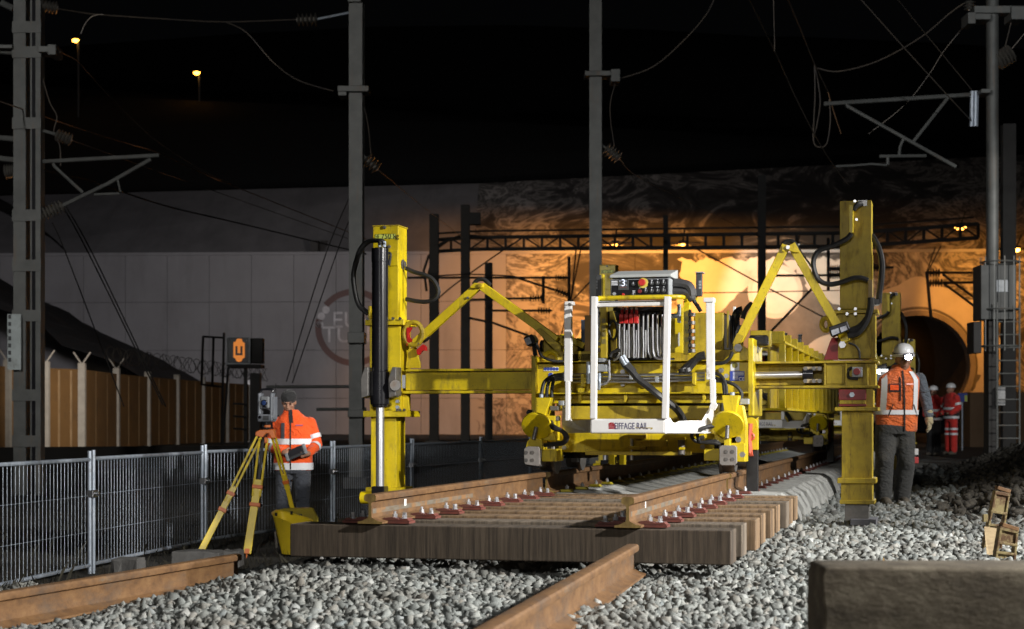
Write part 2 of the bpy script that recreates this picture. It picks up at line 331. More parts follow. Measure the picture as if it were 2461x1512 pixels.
# dry grass behind and under the mesh fence
m_grass = pm('dry_grass_blade', (.022, .019, .010), (.012, .011, .006), 4, .9)
mb = MB()
for _ in range(5200):
    y = random.uniform(11, 27); x = random.uniform(-.31 * y, -1.5 + .14 * (y - 12) - .8); u, s = W2T(x, y)
    if u > -2.7: continue
    h = random.uniform(.04, .13) * (2.2 if random.random() < .05 else 1); z = float(gz(x, y)) - .02; a = random.uniform(0, 6.28); w = .004; bx, by = random.gauss(0, .3) * h, random.gauss(0, .3) * h
    mb.add([(x - w * math.cos(a), y - w * math.sin(a), z), (x + w * math.cos(a), y + w * math.sin(a), z), (x + bx * .4, y + by * .4, z + h * .6), (x + bx, y + by, z + h)], [(0, 1, 2), (0, 2, 3)])
g = mb.build('dry_grass', m_grass); g['kind'] = 'stuff'; g['label'] = 'sparse dry grass along the mesh fence'

# embankments and the dark hill behind the tunnel portal
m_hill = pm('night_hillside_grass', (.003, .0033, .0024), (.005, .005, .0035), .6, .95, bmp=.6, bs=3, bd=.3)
mb = MB()
def slope(mb, prof, y0, y1, ny=14):
    rows = []
    for j in range(ny + 1):
        y = y0 + (y1 - y0) * j / ny
        for x, z in prof: rows.append((x + .5 * math.sin(y * .7 + x), y, z + .18 * math.sin(x * 1.3 + y * .9)))
    m_ = len(prof); mb.add(rows, [(j * m_ + i, j * m_ + i + 1, (j + 1) * m_ + i + 1, (j + 1) * m_ + i) for j in range(ny) for i in range(m_ - 1)])
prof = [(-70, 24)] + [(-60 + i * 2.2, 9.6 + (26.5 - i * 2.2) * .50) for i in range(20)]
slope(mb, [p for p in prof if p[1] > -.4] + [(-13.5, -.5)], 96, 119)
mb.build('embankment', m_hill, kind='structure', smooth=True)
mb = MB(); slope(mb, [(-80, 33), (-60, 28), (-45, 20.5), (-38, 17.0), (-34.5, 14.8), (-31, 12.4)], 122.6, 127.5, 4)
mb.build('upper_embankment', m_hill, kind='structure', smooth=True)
mb = MB()
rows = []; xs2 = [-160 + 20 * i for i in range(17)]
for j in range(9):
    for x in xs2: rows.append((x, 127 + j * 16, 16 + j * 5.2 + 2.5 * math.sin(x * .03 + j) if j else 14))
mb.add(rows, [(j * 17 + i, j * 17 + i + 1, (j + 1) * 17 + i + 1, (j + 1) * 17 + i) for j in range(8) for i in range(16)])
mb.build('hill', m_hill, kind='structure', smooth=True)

# ------------------------------------------------------------------ tunnel portal wall
WY, WS = 119.6, -.045
wall = thing('portal_wall', 'huge pale concrete tunnel portal wall with painted mural and round logo', 'wall', (0, WY, 0), math.atan(WS))
def WLp(x, y, k='D', dep=0):                    # local (x, z) on the wall's face
    x, y = zd(k, x, y); a = (x - HX) / F; Yw = (WY + dep) / (1 - WS * a); return a * Yw / math.cos(math.atan(WS)), CAMZ + (HY - y) * Yw / F
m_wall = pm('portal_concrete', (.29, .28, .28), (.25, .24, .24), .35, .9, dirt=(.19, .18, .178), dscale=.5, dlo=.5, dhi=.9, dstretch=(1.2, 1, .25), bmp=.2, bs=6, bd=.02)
m_wup = pm('portal_concrete_dark', (.22, .21, .21), (.17, .163, .163), .35, .9, dirt=(.11, .105, .105), dscale=.5, dlo=.48, dhi=.88, dstretch=(1.2, .3, .25), bmp=.2, bs=6, bd=.02)  # darker than the lower tier's concrete
# the mural: a swirling dark drawing on pale concrete
m_mur, n, l, b = nodes('mural_swirls'); b.inputs['Roughness'].default_value = .9
tc = n.new('ShaderNodeTexCoord')
f1 = noise(n, l, .16, (1, 1, 1.2), 9, .62, 3.2); f2 = noise(n, l, .055, (1, 1, 1.5), 3, .5, 1.0)
fm = n.new('ShaderNodeMath'); fm.operation = 'ADD'; l.new(f1, fm.inputs[0]); l.new(f2, fm.inputs[1])
c = ramp(n, l, fm.outputs[0], [(.0, (.022, .019, .018)), (.43, (.03, .027, .025)), (.47, (.07, .063, .058)), (.49, (.24, .22, .20)), (.515, (.05, .045, .04)), (.55, (.36, .33, .30)), (.58, (.10, .09, .08)), (.64, (.38, .345, .31)), (1, (.34, .31, .28))])
rm = c.node; rm.inputs[0].default_value = 0
half = n.new('ShaderNodeMath'); half.operation = 'MULTIPLY'; half.inputs[1].default_value = .5; l.new(fm.outputs[0], half.inputs[0]); l.new(half.outputs[0], rm.inputs[0]); l.new(c, b.inputs['Base Color'])
m_cream = pm('mural_cream', (.46, .42, .38), (.38, .345, .31), .5, .9, dirt=(.2, .18, .16), dscale=.5, dlo=.6, dhi=.85)
m_mgrey = pm('mural_grey', (.13, .115, .105), (.085, .077, .07), .7, .9)
m_mdark = pm('mural_dark', (.03, .028, .026), (.05, .046, .042), .5, .9)
m_lace, n, l, b = nodes('mural_lace'); b.inputs['Roughness'].default_value = .9
c = ramp(n, l, noise(n, l, .22, (1, 1, 1.1), 8, .6, 2.6), [(.0, (.05, .045, .04)), (.40, (.06, .052, .048)), (.455, (.24, .21, .19)), (.50, (.10, .09, .08)), (.53, (.26, .235, .21)), (1, (.30, .27, .245))]); l.new(c, b.inputs['Base Color'])
XL = WLp(1660, 800)[0]
ACX, ACZ = WLp(2206, 880); AR = 3.5
RX0, RX1, RZ1 = ACX - 4.6, ACX + 4.6, 9.3
mural_edge = lambda z: WLp(1130, 900)[0] + (z - 3) * .25
cols = [RX0 - 3.0 * i for i in range(0, 22)][::-1] + [RX1 + 3.0 * i for i in range(0, 5)]
rowsz = [-.9, 2.5, 5.9, 9.3, 12.62]
for i in range(len(cols) - 1):
    for j in range(4):
        x0, x1 = cols[i], cols[i + 1]
        if abs(x0 - RX0) < .01:
            if j < 3: continue
        mm = (m_lace if x0 < XL and j < 3 else m_mur) if x0 > mural_edge(rowsz[j]) else m_wall
        g_ = .013
        MB().span(x0 + g_, x1 - g_, 0, .25, rowsz[j] + g_, rowsz[j + 1] - g_).build('panel', mm, wall)
MB().span(cols[0], RX0, .2, .5, -.9, 12.6).span(RX1, cols[-1], .2, .5, -.9, 12.6).span(RX0, RX1, .2, .5, 9.3, 12.6).build('backing', m_mdark, wall)
MB().span(cols[0], cols[-1], -.06, 1.4, 12.62, 12.82).build('coping', m_wall, wall)
m_rim = pm('bore_rim_concrete', (.22, .19, .165), (.17, .15, .13), .6, .9)
# surround of the bore, a flat ring from the bore's edge to the panel grid
N_ = 64; ring_in = []; ring_out = []
for i in range(N_ + 1):
    a = math.radians(-52 + 284 * i / N_); ca, sa = math.cos(a), math.sin(a)
    ring_in.append((ACX + AR * ca, ACZ + AR * sa))
    t = min((4.6 / abs(ca)) if abs(ca) > 1e-6 else 99, ((RZ1 - ACZ) / sa) if sa > 1e-6 else ((ACZ + .9) / -sa if sa < -1e-6 else 99)); ring_out.append((ACX + t * ca, ACZ + t * sa))
mb = MB(); mb.add([(x, 0, z) for x, z in ring_in] + [(x, 0, z) for x, z in ring_out] + [(x, 1.0, z) for x, z in ring_in],
       [(i, i + 1, N_ + 2 + i, N_ + 1 + i) for i in range(N_)] + [(i, i + 1, 2 * N_ + 3 + i, 2 * N_ + 2 + i) for i in range(N_)])
mb.build('bore_surround', m_cream, wall)
mb = MB()
for i in range(N_): 
    p, q = ring_in[i], ring_in[i + 1]; o = lambda r, p: (ACX + (p[0] - ACX) * r, ACZ + (p[1] - ACZ) * r)
    p2, q2 = o(1.10, p), o(1.10, q)
    mb.add([(p[0], -.35, p[1]), (q[0], -.35, q[1]), (q2[0], -.35, q2[1]), (p2[0], -.35, p2[1]), (p[0], .9, p[1]), (q[0], .9, q[1]), (p2[0], -.002, p2[1]), (q2[0], -.002, q2[1])], [(0, 1, 2, 3), (0, 4, 5, 1), (3, 2, 7, 6)])
mb.build('bore_rim', m_rim, wall)
mb = MB()
for i in range(6, N_ - 6):
    r0, r1 = 1.125, 1.20 + .03 * math.sin(i * .8) + .02 * math.sin(i * 2.1); r2 = 1.20 + .03 * math.sin((i + 1) * .8) + .02 * math.sin((i + 1) * 2.1)
    o = lambda r, p: (ACX + (p[0] - ACX) * r, ACZ + (p[1] - ACZ) * r)
    mb.prism([o(r0, ring_in[i]), o(r0, ring_in[i + 1]), o(r2, ring_in[i + 1]), o(r1, ring_in[i])], -.015, -.001)
mb.build('mural_arch_band', m_mgrey, wall)
mb = MB(); tn = 20
for i in range(N_):
    for j in range(tn):
        p, q = ring_in[i], ring_in[i + 1]; y0, y1 = .9 + j * 3, .9 + (j + 1) * 3
        mb.add([(p[0], y0, p[1]), (q[0], y0, q[1]), (q[0], y1, q[1]), (p[0], y1, p[1])], [(0, 1, 2, 3)])
mb.add([(ACX - 5, 61, -1), (ACX + 5, 61, -1), (ACX + 5, 61, 9), (ACX - 5, 61, 9)], [(0, 1, 2, 3)])
point('fill_light_tunnel', (ACX, 16, ACZ + 2.6), 60, SOD, .3, wall)  # unseen lamp added to lift the tunnel's dark interior
mb.build('tunnel_lining', pm('tunnel_lining', (.05, .042, .037), (.035, .03, .027), 1, .9), wall)
# upper tier, set back behind the ledge, its top sloping up to the right
# the upper tier leans back from the ledge; its top slopes up to the right
UD0, UD1 = 1.2, 11.0
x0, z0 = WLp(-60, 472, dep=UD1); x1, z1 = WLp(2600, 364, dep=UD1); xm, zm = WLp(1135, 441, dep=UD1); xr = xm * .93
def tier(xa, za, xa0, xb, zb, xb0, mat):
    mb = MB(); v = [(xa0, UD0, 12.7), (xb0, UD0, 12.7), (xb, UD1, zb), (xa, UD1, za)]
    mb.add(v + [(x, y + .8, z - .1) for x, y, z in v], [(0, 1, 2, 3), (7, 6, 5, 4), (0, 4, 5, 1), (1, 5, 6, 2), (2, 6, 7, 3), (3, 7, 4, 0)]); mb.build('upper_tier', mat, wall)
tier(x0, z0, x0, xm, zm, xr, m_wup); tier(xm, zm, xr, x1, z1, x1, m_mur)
# shapes of the mural, thin coats proud of the panels
def wig(pts, amp=5):
    out = []
    for i in range(len(pts)):
        (xa, ya), (xb, yb) = pts[i], pts[(i + 1) % len(pts)]; n_ = max(1, int(math.hypot(xb - xa, yb - ya) / 9))
        for k in range(n_):
            t = k / n_; x, y = xa + (xb - xa) * t, ya + (yb - ya) * t; edge = 0 if y > 1030 else 1
            out.append((x + edge * amp * (math.sin(y * .13 + x * .05) + .6 * math.sin(y * .37)), y + edge * amp * (math.sin(x * .11) + .5 * math.sin(x * .31 + y * .1))))
    return out
def mshape(pts, dep, mat, name='mural_shape', dep2=-.03, w_=5):
    if len(pts) < 36: pts = wig(pts, w_)
    MB().prism([WLp(x, y, 'D') for x, y in pts], -dep, -.001 if dep < .05 else -.02).build(name, mat, wall)
def circ(cx_, cy_, r, n=40, a0=0, a1=360): return [(cx_ + r * math.cos(math.radians(a0 + (a1 - a0) * i / n)), cy_ + r * math.sin(math.radians(a0 + (a1 - a0) * i / n))) for i in range(n + (0 if a1 - a0 == 360 else 1))]
mshape([(1420, 1050), (1395, 960), (1370, 880), (1390, 800), (1430, 765), (1500, 752), (1570, 745), (1625, 735), (1640, 690), (1632, 625), (1800, 622), (2040, 622), (2075, 700), (2095, 760), (2095, 1050)], .02, m_cream)
mshape([(1640, 800), (1700, 760), (1765, 722), (1800, 672), (1835, 640), (1875, 632), (1915, 650), (1940, 690), (1985, 722), (2075, 745), (2075, 800), (2010, 800), (1940, 850), (1890, 940), (1870, 1050), (1600, 1050), (1590, 900)], .04, m_mgrey)
mshape(circ(1862, 700, 66), .06, m_cream)
mshape(circ(1862, 700, 55), .08, pm('mural_pale', (.5, .46, .42), (.44, .41, .38), 1, .9))
mshape(circ(2010, 900, 98, 40, 150, 330) + [(2095, 960), (2080, 1050), (1925, 1050)], .06, m_cream)
mb = MB()
for i in range(46):
    a0, a1 = [math.radians(-8 + 200 * (i + k) / 46) for k in (0, 1)]; w0, w1 = [202 + 9 * math.sin(a * 5) + 5 * math.sin(a * 13) for a in (a0, a1)]
    mb.prism([WLp(2206 + r * math.cos(a), 880 - r * math.sin(a)) for r, a in ((143, a0), (w0, a0), (w1, a1), (143, a1))], -.03, -.001)
mb.build('mural_dome', m_cream, wall)

# round logo with the tunnel's name
m_logo = pm('logo_ring_red_brown', (.155, .095, .085), (.13, .085, .078), 1, .9); m_let = pm('logo_letter_white', (.62, .6, .6), (.38, .36, .36), .9, .9)
lr = MB(); lc = (850, 787); K_ = 56
for i in range(K_):
    if 30 <= i <= 33: continue
    a, b2 = 2 * math.pi * i / K_, 2 * math.pi * (i + 1) / K_
    q = [WLp(lc[0] + r * math.cos(t), lc[1] + r * math.sin(t)) for r, t in ((78, a), (93, a), (93, b2), (78, b2))]
    lr.prism(q, -.02, -.001)
lr.build('logo_ring', m_logo, wall)
def wtext(s, x, y, size, al='LEFT'):
    px, pz = WLp(x, y); text(s, 'lettering', size, Matrix.Translation((px, -.004, pz)) @ Matrix.Rotation(math.radians(90), 4, 'X'), m_let, wall, .012, al, 1.02)
wtext('EURO', 797, 771, 1.62); wtext('TUNNEL', 774, 806, 1.62)
for x, y in ((783, 745), (772, 760), (768, 780)):
    px, pz = WLp(x, y); MB().prism([(px + .27 * math.cos(t), pz + .27 * math.sin(t)) for t in [i * .524 for i in range(12)]], -.02, -.001).build('logo_star', m_let, wall)
MB().span(*[WLp(748, 600)[0], WLp(766, 600)[0]], -.4, .4, 12.83, 13.6).build('junction_box', m_mdark, wall)

# lamps of the forecourt: sodium and one white floodlight behind the overhead truss
def floodlight(x, y, Y, col, power, label, em_s, aim, r=.22, size=84):
    p = PX(x, y, Y); t = thing('floodlight', label, 'lamp', p, 0)
    MB().span(-1.1, 1.1, -.5, 1.0, .05, .10).span(-.25, .25, -.3, .2, .10, .22).cyl((0, -.2, .15), (0, -1.2, .8), .05, 8).build('cutoff_hood', DARKM, t)  # wide visor added to keep the lamp off the upper tier
    MB().ell((0, 0, -.02), (r * 1.25, r, r * .62), 14, 8).build('bulb', em('lamp_glow', col, em_s), t, smooth=True)
    s_ = spot('lamp_light', (0, 0, 0), (0, 0, -1), power, col, size, .35, .05); s_.parent = t; s_.location = (0, 0, -.17)
    ax, az = WLp(*aim); s_.rotation_euler = (Vector((ax, WY + WS * ax, az)) - p).to_track_quat('-Z', 'Y').to_euler(); return t
SODB = (1, .42, .07)
floodlight(1478, 588, 107, SOD, 14000, 'sodium floodlight behind the overhead truss, left of the white one', 16, (1430, 800), .11, 104)
floodlight(1640, 588, 108, SOD, 15000, 'sodium floodlight behind the overhead truss nearest the white one', 16, (1600, 740), .11, 96)
floodlight(1915, 590, 111, (1, .95, .80), 3400, 'white floodlight behind the overhead truss above the pale disk', 30, (1905, 690), .11, 72)
floodlight(2307, 545, 107, SOD, 30000, 'bright orange sodium lamp above the right end of the truss', 14, (2270, 740), .30, 104)
floodlight(2440, 600, 110, SOD, 6000, 'sodium floodlight at the far right behind the masts', 30, (2420, 720))
for x, y, Y, lab, stub in ((182, 97, 165, 'orange street lamp high on the dark hillside, the left and higher one', 5.2), (473, 175, 175, 'orange street lamp high on the dark hillside, the right and lower one', 1.6)):
    p = PX(x, y, Y); hz = min(p.z - 2.2, 15 + (Y - 127) / 16 * 5.0); t = thing('street_lamp', lab, 'lamp', (p.x + .25, Y, p.z - 8), 0)
    MB().cyl((0, 0, 0), (0, 0, 8.1), .11, 8).build('pole', pm('lamp_pole', (.05, .045, .04), None), t)
    MB().box((-.25, 0, 8.12), (.9, .4, .12)).build('housing', DARKM, t, .03)
    MB().ell((-.25, 0, 7.98), (.36, .26, .22), 12, 8).build('bulb', em('street_lamp_glow', (1, .40, .04), 14), t, smooth=True)
    point('lamp_light', (-.25, -.4, 7.6), 16, (1, .5, .1), .2, t)
# ------------------------------------------------------------------ overhead line structures
def hmast(name, label, x, Y, ytop, w, d, group=None, base=0, lean=0, mat=MAST, cat='mast'):
    p = PX(x, 1012, Y); zt = CAMZ + (HY - ytop) * Y / F; t = thing(name, label, cat, (p.x, Y, base), TH * -.3, group); h = zt - base
    tf_ = .02
    MB().span(-w / 2, w / 2, -d / 2, -d / 2 + tf_, 0, h).span(-w / 2, w / 2, d / 2 - tf_, d / 2, 0, h).span(-.009, .009, -d / 2 + tf_, d / 2 - tf_, 0, h).build('column', mat, t)
    MB().span(-w * .9, w * .9, -d * .9, d * .9, -.1, .12).build('base_block', CONCD, t, .02)
    return t, h
def bracket(t, k, x0, y0, x1, y1, Y, mat=MAST, name='bracket', th=.12):
    a = PX(x0, y0, Y, k); c = PX(x1, y1, Y, k); lo = t.location; M = Matrix.Rotation(-t.rotation_euler.z, 3, 'Z')
    MB().span(min(a.x, c.x) - lo.x, max(a.x, c.x) - lo.x, -th - .14, th + .10, min(a.z, c.z) - lo.z, max(a.z, c.z) - lo.z).build(name, mat, t, .01, rot=(0, 0, -t.rotation_euler.z))
def rel(t, p): return Matrix.Rotation(-t.rotation_euler.z, 3, 'Z') @ (Vector(p) - t.location)
def insul(t, p, q, n=6, r=.09, mat=INS, name='insulator'):
    mb = MB(); p, q = rel(t, p), rel(t, q); mb.cyl(p, q, r * .3, 8); d = (q - p)
    for i in range(n):
        c = p + d * ((i + .5) / n); mb.tube([c - d.normalized() * .035, c, c + d.normalized() * .02], [r * .4, r, r * .5], 10)
    return mb.build(name, mat, t, smooth=True)
def pipe(t, k, pts, Y, r, mat=MAST, name='tube'):
    return MB().tube([rel(t, PX(x, y, Y, k)) for x, y in pts], r, 8).build(name, mat, t, smooth=True)
# left twin mast
t = thing('twin_mast', 'tall twin channel steel mast with sign plate at the left edge', 'mast', PX(72, 1012, 30) - Vector((0, 0, 1.3)), -.05)
LMB = -1 * (CAMZ - 1.3 - CAMZ)
zt = CAMZ + 1040 * 30 / F - t.location.z
for s_, xa, xb in ((0, 38, 68), (1, 79, 104)):
    a = PX(xa, 0, 30).x - t.location.x; b_ = PX(xb, 0, 30).x - t.location.x
    MB().span(a, b_, -.14, -.12, 0, zt).span(a, a + .02, -.12, .12, 0, zt).span(b_ - .015, b_, -.12, .10, 0, zt).build('channel', MAST, t)
for yy in (70, 130, 300, 520, 640, 760, 950, 1060):
    z = CAMZ + (HY - yy) * 30 / F - t.location.z; MB().span(PX(36, 0, 30).x - t.location.x, PX(106, 0, 30).x - t.location.x, -.165, -.141, z - .1, z + .1).build('batten', MAST, t)
MB().span(PX(84, 0, 30).x - t.location.x, PX(92, 0, 30).x - t.location.x, -.16, -.142, 0, zt).build('cable_cover', BLK, t)
a = PX(29, 890, 30); b_ = PX(62, 757, 30); lo = t.location
MB().span(a.x - lo.x, b_.x - lo.x, -.26, -.235, a.z - lo.z, b_.z - lo.z).build('sign_plate', pm('pale_sign_plate', (.42, .47, .47), (.34, .38, .38), 5, .6, dirt=(.2, .2, .18), dscale=6), t, .005)
for i in range(7):
    z = a.z - lo.z + .14 + i * .125; MB().span(a.x - lo.x + .02, a.x - lo.x + .07, -.268, -.261, z, z + .07).build('plate_mark', DGRY, t)
for yy in (127, 335, 385): pipe(t, 'D', [(-20, yy - 6), (40, yy)], 30, .05)
bracket(t, 'I', 280, 330, 350, 370, 30); bracket(t, 'I', 345, 318, 400, 388, 30)
insul(t, PX(250, 30, 30, 'I'), PX(390, 55, 30, 'I'), 6, .12); insul(t, PX(375, 900, 30, 'I'), PX(480, 940, 30, 'I'), 5, .12)
pipe(t, 'I', [(270, 870), (375, 900)], 30, .03)
pipe(t, 'I', [(220, 1085), (1065, 1040)], 30, .038, MAST, 'cantilever_tube'); pipe(t, 'I', [(355, 1095), (365, 1115), (555, 1290)], 30, .03, MAST, 'cantilever_strut')
pipe(t, 'I', [(1010, 1065), (720, 1230), (420, 1375)], 30, .036, MAST, 'cantilever_strut'); insul(t, PX(420, 1375, 30, 'I'), PX(270, 1440, 30, 'I'), 7, .13)
pipe(t, 'I', [(785, 1195), (805, 1285)], 30, .02); pipe(t, 'I', [(630, 1302), (800, 1296)], 30, .025); pipe(t, 'I', [(90, 60), (10, 20)], 30, .06)
bracket(t, 'I', 0, 320, 110, 345, 30)
insul(t, PX(30, 1150, 30, 'I'), PX(110, 1140, 30, 'I'), 5, .13)
# centre masts
t1, _ = hmast('steel_mast', 'grey steel mast behind the left gantry column, its top just in view', 857, 33, 6, .26, .28, 'steel H masts by the track', -.3)
bracket(t1, 'D', 814, 212, 888, 226, 33); bracket(t1, 'D', 815, 226, 836, 236, 33); bracket(t1, 'D', 838, 800, 878, 826, 33); bracket(t1, 'D', 838, 985, 878, 1003, 33); bracket(t1, 'D', 838, 2, 870, 12, 33)
insul(t1, PX(878, 380, 33), PX(908, 408, 33), 4, .14); pipe(t1, 'D', [(868, 340), (872, 370), (882, 385)], 33, .02)
insul(t1, PX(763, 46, 33), PX(712, 48, 33), 5, .14); pipe(t1, 'D', [(763, 46), (838, 31)], 33, .025, GAL)
t2, _ = hmast('steel_mast', 'grey steel mast rising behind the control console, out of the frame', 1431, 35, -60, .25, .28, 'steel H masts by the track', -.1)
bracket(t2, 'D', 1404, 176, 1466, 188, 35); bracket(t2, 'D', 1466, 172, 1488, 202, 35)
insul(t2, PX(1455, 355, 35), PX(1488, 382, 35), 5, .15); pipe(t2, 'D', [(1440, 345), (1456, 356)], 35, .025)
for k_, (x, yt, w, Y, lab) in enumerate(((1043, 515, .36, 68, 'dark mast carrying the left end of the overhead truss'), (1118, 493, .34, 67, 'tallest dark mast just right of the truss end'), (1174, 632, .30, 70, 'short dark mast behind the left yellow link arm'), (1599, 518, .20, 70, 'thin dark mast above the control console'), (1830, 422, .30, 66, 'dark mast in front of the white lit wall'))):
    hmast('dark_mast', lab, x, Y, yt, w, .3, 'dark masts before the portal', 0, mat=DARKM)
# overhead truss
tr = thing('overhead_truss', 'long dark lattice truss spanning the tracks in front of the portal', 'truss', PX(1040, 1012, 69.5) * 1.0, 0)
tr.location.z = 0
def trp(x, top):                                # top / bottom chord points
    Y = 69.5 - (x - 1040) / 1310 * 5
    yy = (600 - (x - 1040) * .008) if not top else (572 - (x - 1040) * .012)
    if x < 1140: yy += (1140 - x) * .05
    if x > 2050: yy -= (x - 2050) * .06
    return PX(x, yy, Y) - tr.location
xsn = [1040 + 1310 * i / 30 for i in range(31)]
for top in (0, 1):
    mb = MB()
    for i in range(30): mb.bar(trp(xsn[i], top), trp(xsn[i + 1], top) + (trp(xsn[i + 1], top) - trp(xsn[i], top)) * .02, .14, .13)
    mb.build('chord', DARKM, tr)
mb = MB()
for i in range(30): mb.bar(trp(xsn[i], 1) + Vector((0, .6, .32)), trp(xsn[i + 1], 1) + Vector((0, .6, .32)), .1, .07)
mb.build('walkway_edge', DARKM, tr)
for i in range(31):
    MB().bar(trp(xsn[i], 0), trp(xsn[i], 1), .10, .10, (0, 1, 0)).build('post', DARKM, tr)
    if i < 30 and (i < 12 or i > 22): MB().bar(trp(xsn[i], i % 2), trp(xsn[i + 1], 1 - i % 2), .06, .06, (0, 1, 0)).build('brace', DARKM, tr)
pipe(tr, 'D', [(1025, 700), (1018, 650), (1030, 615), (1060, 585), (1110, 565), (1170, 570)], 68, .05, DARKM, 'cable')
pipe(tr, 'D', [(1035, 700), (1030, 655), (1042, 620)], 68, .05, DARKM, 'cable')
MB().span(PX(1128, 0, 67).x - tr.location.x, PX(1155, 0, 67).x - tr.location.x, -2.7, -2.2, PX(0, 540, 67).z, PX(0, 512, 67).z).build('equipment_box', DARKM, tr)
# dark insulated cantilevers hung before the wall
def dropper(label, k, verticals, bars, Y, group='dark cantilevers hung in front of the portal'):
    p = PX(*verticals[0][0], Y, k); t = thing('hanging_cantilever', label, 'cantilever', p, 0, group)
    for v in verticals: pipe(t, k, v, Y, .06, DARKM, 'drop_tube')
    for a, c, ins in bars:
        pipe(t, k, [a, c], Y, .045, DARKM, 'arm')
        if ins: insul(t, PX(*ins[0], Y, k), PX(*ins[1], Y, k), 5, .16, DARKM)
dropper('hanging cantilever left of the control console', 'K', [[(1255, 720), (1255, 1000)]], [((250, 850), (1250, 850), ((1170, 850), (1240, 850))), ((900, 840), (1240, 950), ((1170, 925), (1250, 960))), ((560, 990), (1100, 975), ((1010, 978), (1090, 975)))], 67)
dropper('hanging cantilever low behind the left link arm', 'K', [[(1095, 840), (1095, 1010)]], [((770, 1055), (1150, 1055), ((1060, 1055), (1140, 1055))), ((630, 1100), (780, 1130), None), ((780, 1130), (1000, 1210), None)], 66)
dropper('hanging cantilever left of the right gantry column', 'd', [[(1165, 440), (1165, 940)]], [((640, 800), (1290, 795), ((1180, 796), (1280, 795))), ((1170, 735), (1290, 735), ((1180, 735), (1280, 735)))], 64)
dropper('hanging cantilever right of the tunnel crown', 'M', [[(870, 740), (905, 1120)]], [((865, 745), (1300, 748), ((870, 746), (980, 747))), ((880, 830), (1300, 825), ((890, 830), (1000, 829))), ((1000, 760), (1300, 980), None), ((1010, 835), (1300, 1050), None)], 62)
dropper('hanging cantilever just right of the right gantry column', 'M', [[(450, 700), (450, 720)]], [((430, 705), (600, 702), ((440, 706), (530, 704)))], 64)
# right mast with caged ladder and equipment box
RY = 32.0
t = thing('caged_mast', 'tall round steel mast at the right with equipment cabinet and caged ladder', 'mast', PX(2384, 1012, RY) - Vector((0, 0, CAMZ)), -.05)
zt = CAMZ + 1050 * RY / F
MB().cyl((0, 0, 0), (0, 0, zt), .115, 20).build('pole', MAST, t, smooth=True)
bracket(t, 'L', 1980, 70, 2400, 130, RY, MAST, 'crossarm', .06); bracket(t, 'L', 1920, 130, 1985, 225, RY); bracket(t, 'L', 1980, 140, 2110, 190, RY)
bracket(t, 'L', 2280, 80, 2400, 190, RY); insul(t, PX(1960, 10, RY, 'L'), PX(1965, 90, RY, 'L'), 3, .12); insul(t, PX(2320, 440, RY, 'L'), PX(2190, 520, RY, 'L'), 5, .19)
pipe(t, 'L', [(2190, 520), (2130, 560)], RY, .05); bracket(t, 'L', 2030, 765, 2110, 800, RY)
for x in (1990, 2020): pipe(t, 'L', [(x, 765), (x - 6, 1060)], RY, .05, GAL, 'insulator_post')
pipe(t, 'L', [(745, 870), (1975, 792)], RY, .042, MAST, 'cantilever_tube'); pipe(t, 'L', [(935, 850), (935, 885), (1850, 1395)], RY, .036, MAST, 'cantilever_strut')
pipe(t, 'L', [(1790, 810), (1490, 1190)], RY, .034, MAST, 'cantilever_strut'); pipe(t, 'L', [(1210, 1308), (1600, 1303)], RY, .032, MAST, 'registration_arm'); pipe(t, 'L', [(1410, 1165), (1382, 1230), (1375, 1300)], RY, .03)
pipe(t, 'L', [(1280, 1310), (1280, 1380)], RY, .03); pipe(t, 'L', [(845, 1392), (1000, 1385), (1140, 1372), (1270, 1382)], RY, .022, MAST, 'steady_arm')
bracket(t, 'D', 2346, 640, 2430, 770, RY, pm('dark_cabinet', (.06, .062, .06), (.04, .042, .04), 4, .6, .2), 'cabinet', .16)
bracket(t, 'D', 2382, 676, 2410, 705, RY, GRY, 'cabinet_label', .175)
bracket(t, 'D', 2384, 930, 2404, 975, RY, pm('pale_label', (.3, .3, .3), (.2, .2, .2), 20), 'cabinet_label', .175); bracket(t, 'D', 2368, 770, 2390, 1110, RY, DARKM, 'cable_duct', .05)
bracket(t, 'D', 2330, 775, 2349, 850, RY, DARKM, 'loudspeaker_box', .12)
for i, (yy, rr) in enumerate(((632, .36), (745, .36), (833, .38))):
    z = CAMZ + (HY - yy) * RY / F; MB().tube([(.12 + rr * math.cos(a), -.1 + rr * math.sin(a), z) for a in [j * 2 * math.pi / 24 for j in range(25)]], .016, 6, False).build('cage_hoop', MAST, t, smooth=True)
for i in range(7):
    a = math.radians(180 + 30 * i); MB().bar((.12 + .36 * math.cos(a), -.1 + .36 * math.sin(a), CAMZ + (HY - 845) * RY / F), (.12 + .36 * math.cos(a), -.1 + .36 * math.sin(a), CAMZ + (HY - 620) * RY / F), .02, .012, (0, 1, 0)).build('cage_bar', MAST, t)
for x in (-.01, .40): MB().cyl((x, -.42, -.1), (x, -.42, 3.1), .018, 8).build('ladder_rail', MAST, t)
for i in range(13): MB().cyl((-.01, -.42, .1 + i * .24), (.40, -.42, .1 + i * .24), .013, 6).build('ladder_rung', MAST, t)
t, _ = hmast('dark_mast', 'dark steel mast close behind the caged ladder at the right edge', 2422, 40, 300, .30, .3, 'dark masts before the portal', 0, mat=DARKM)

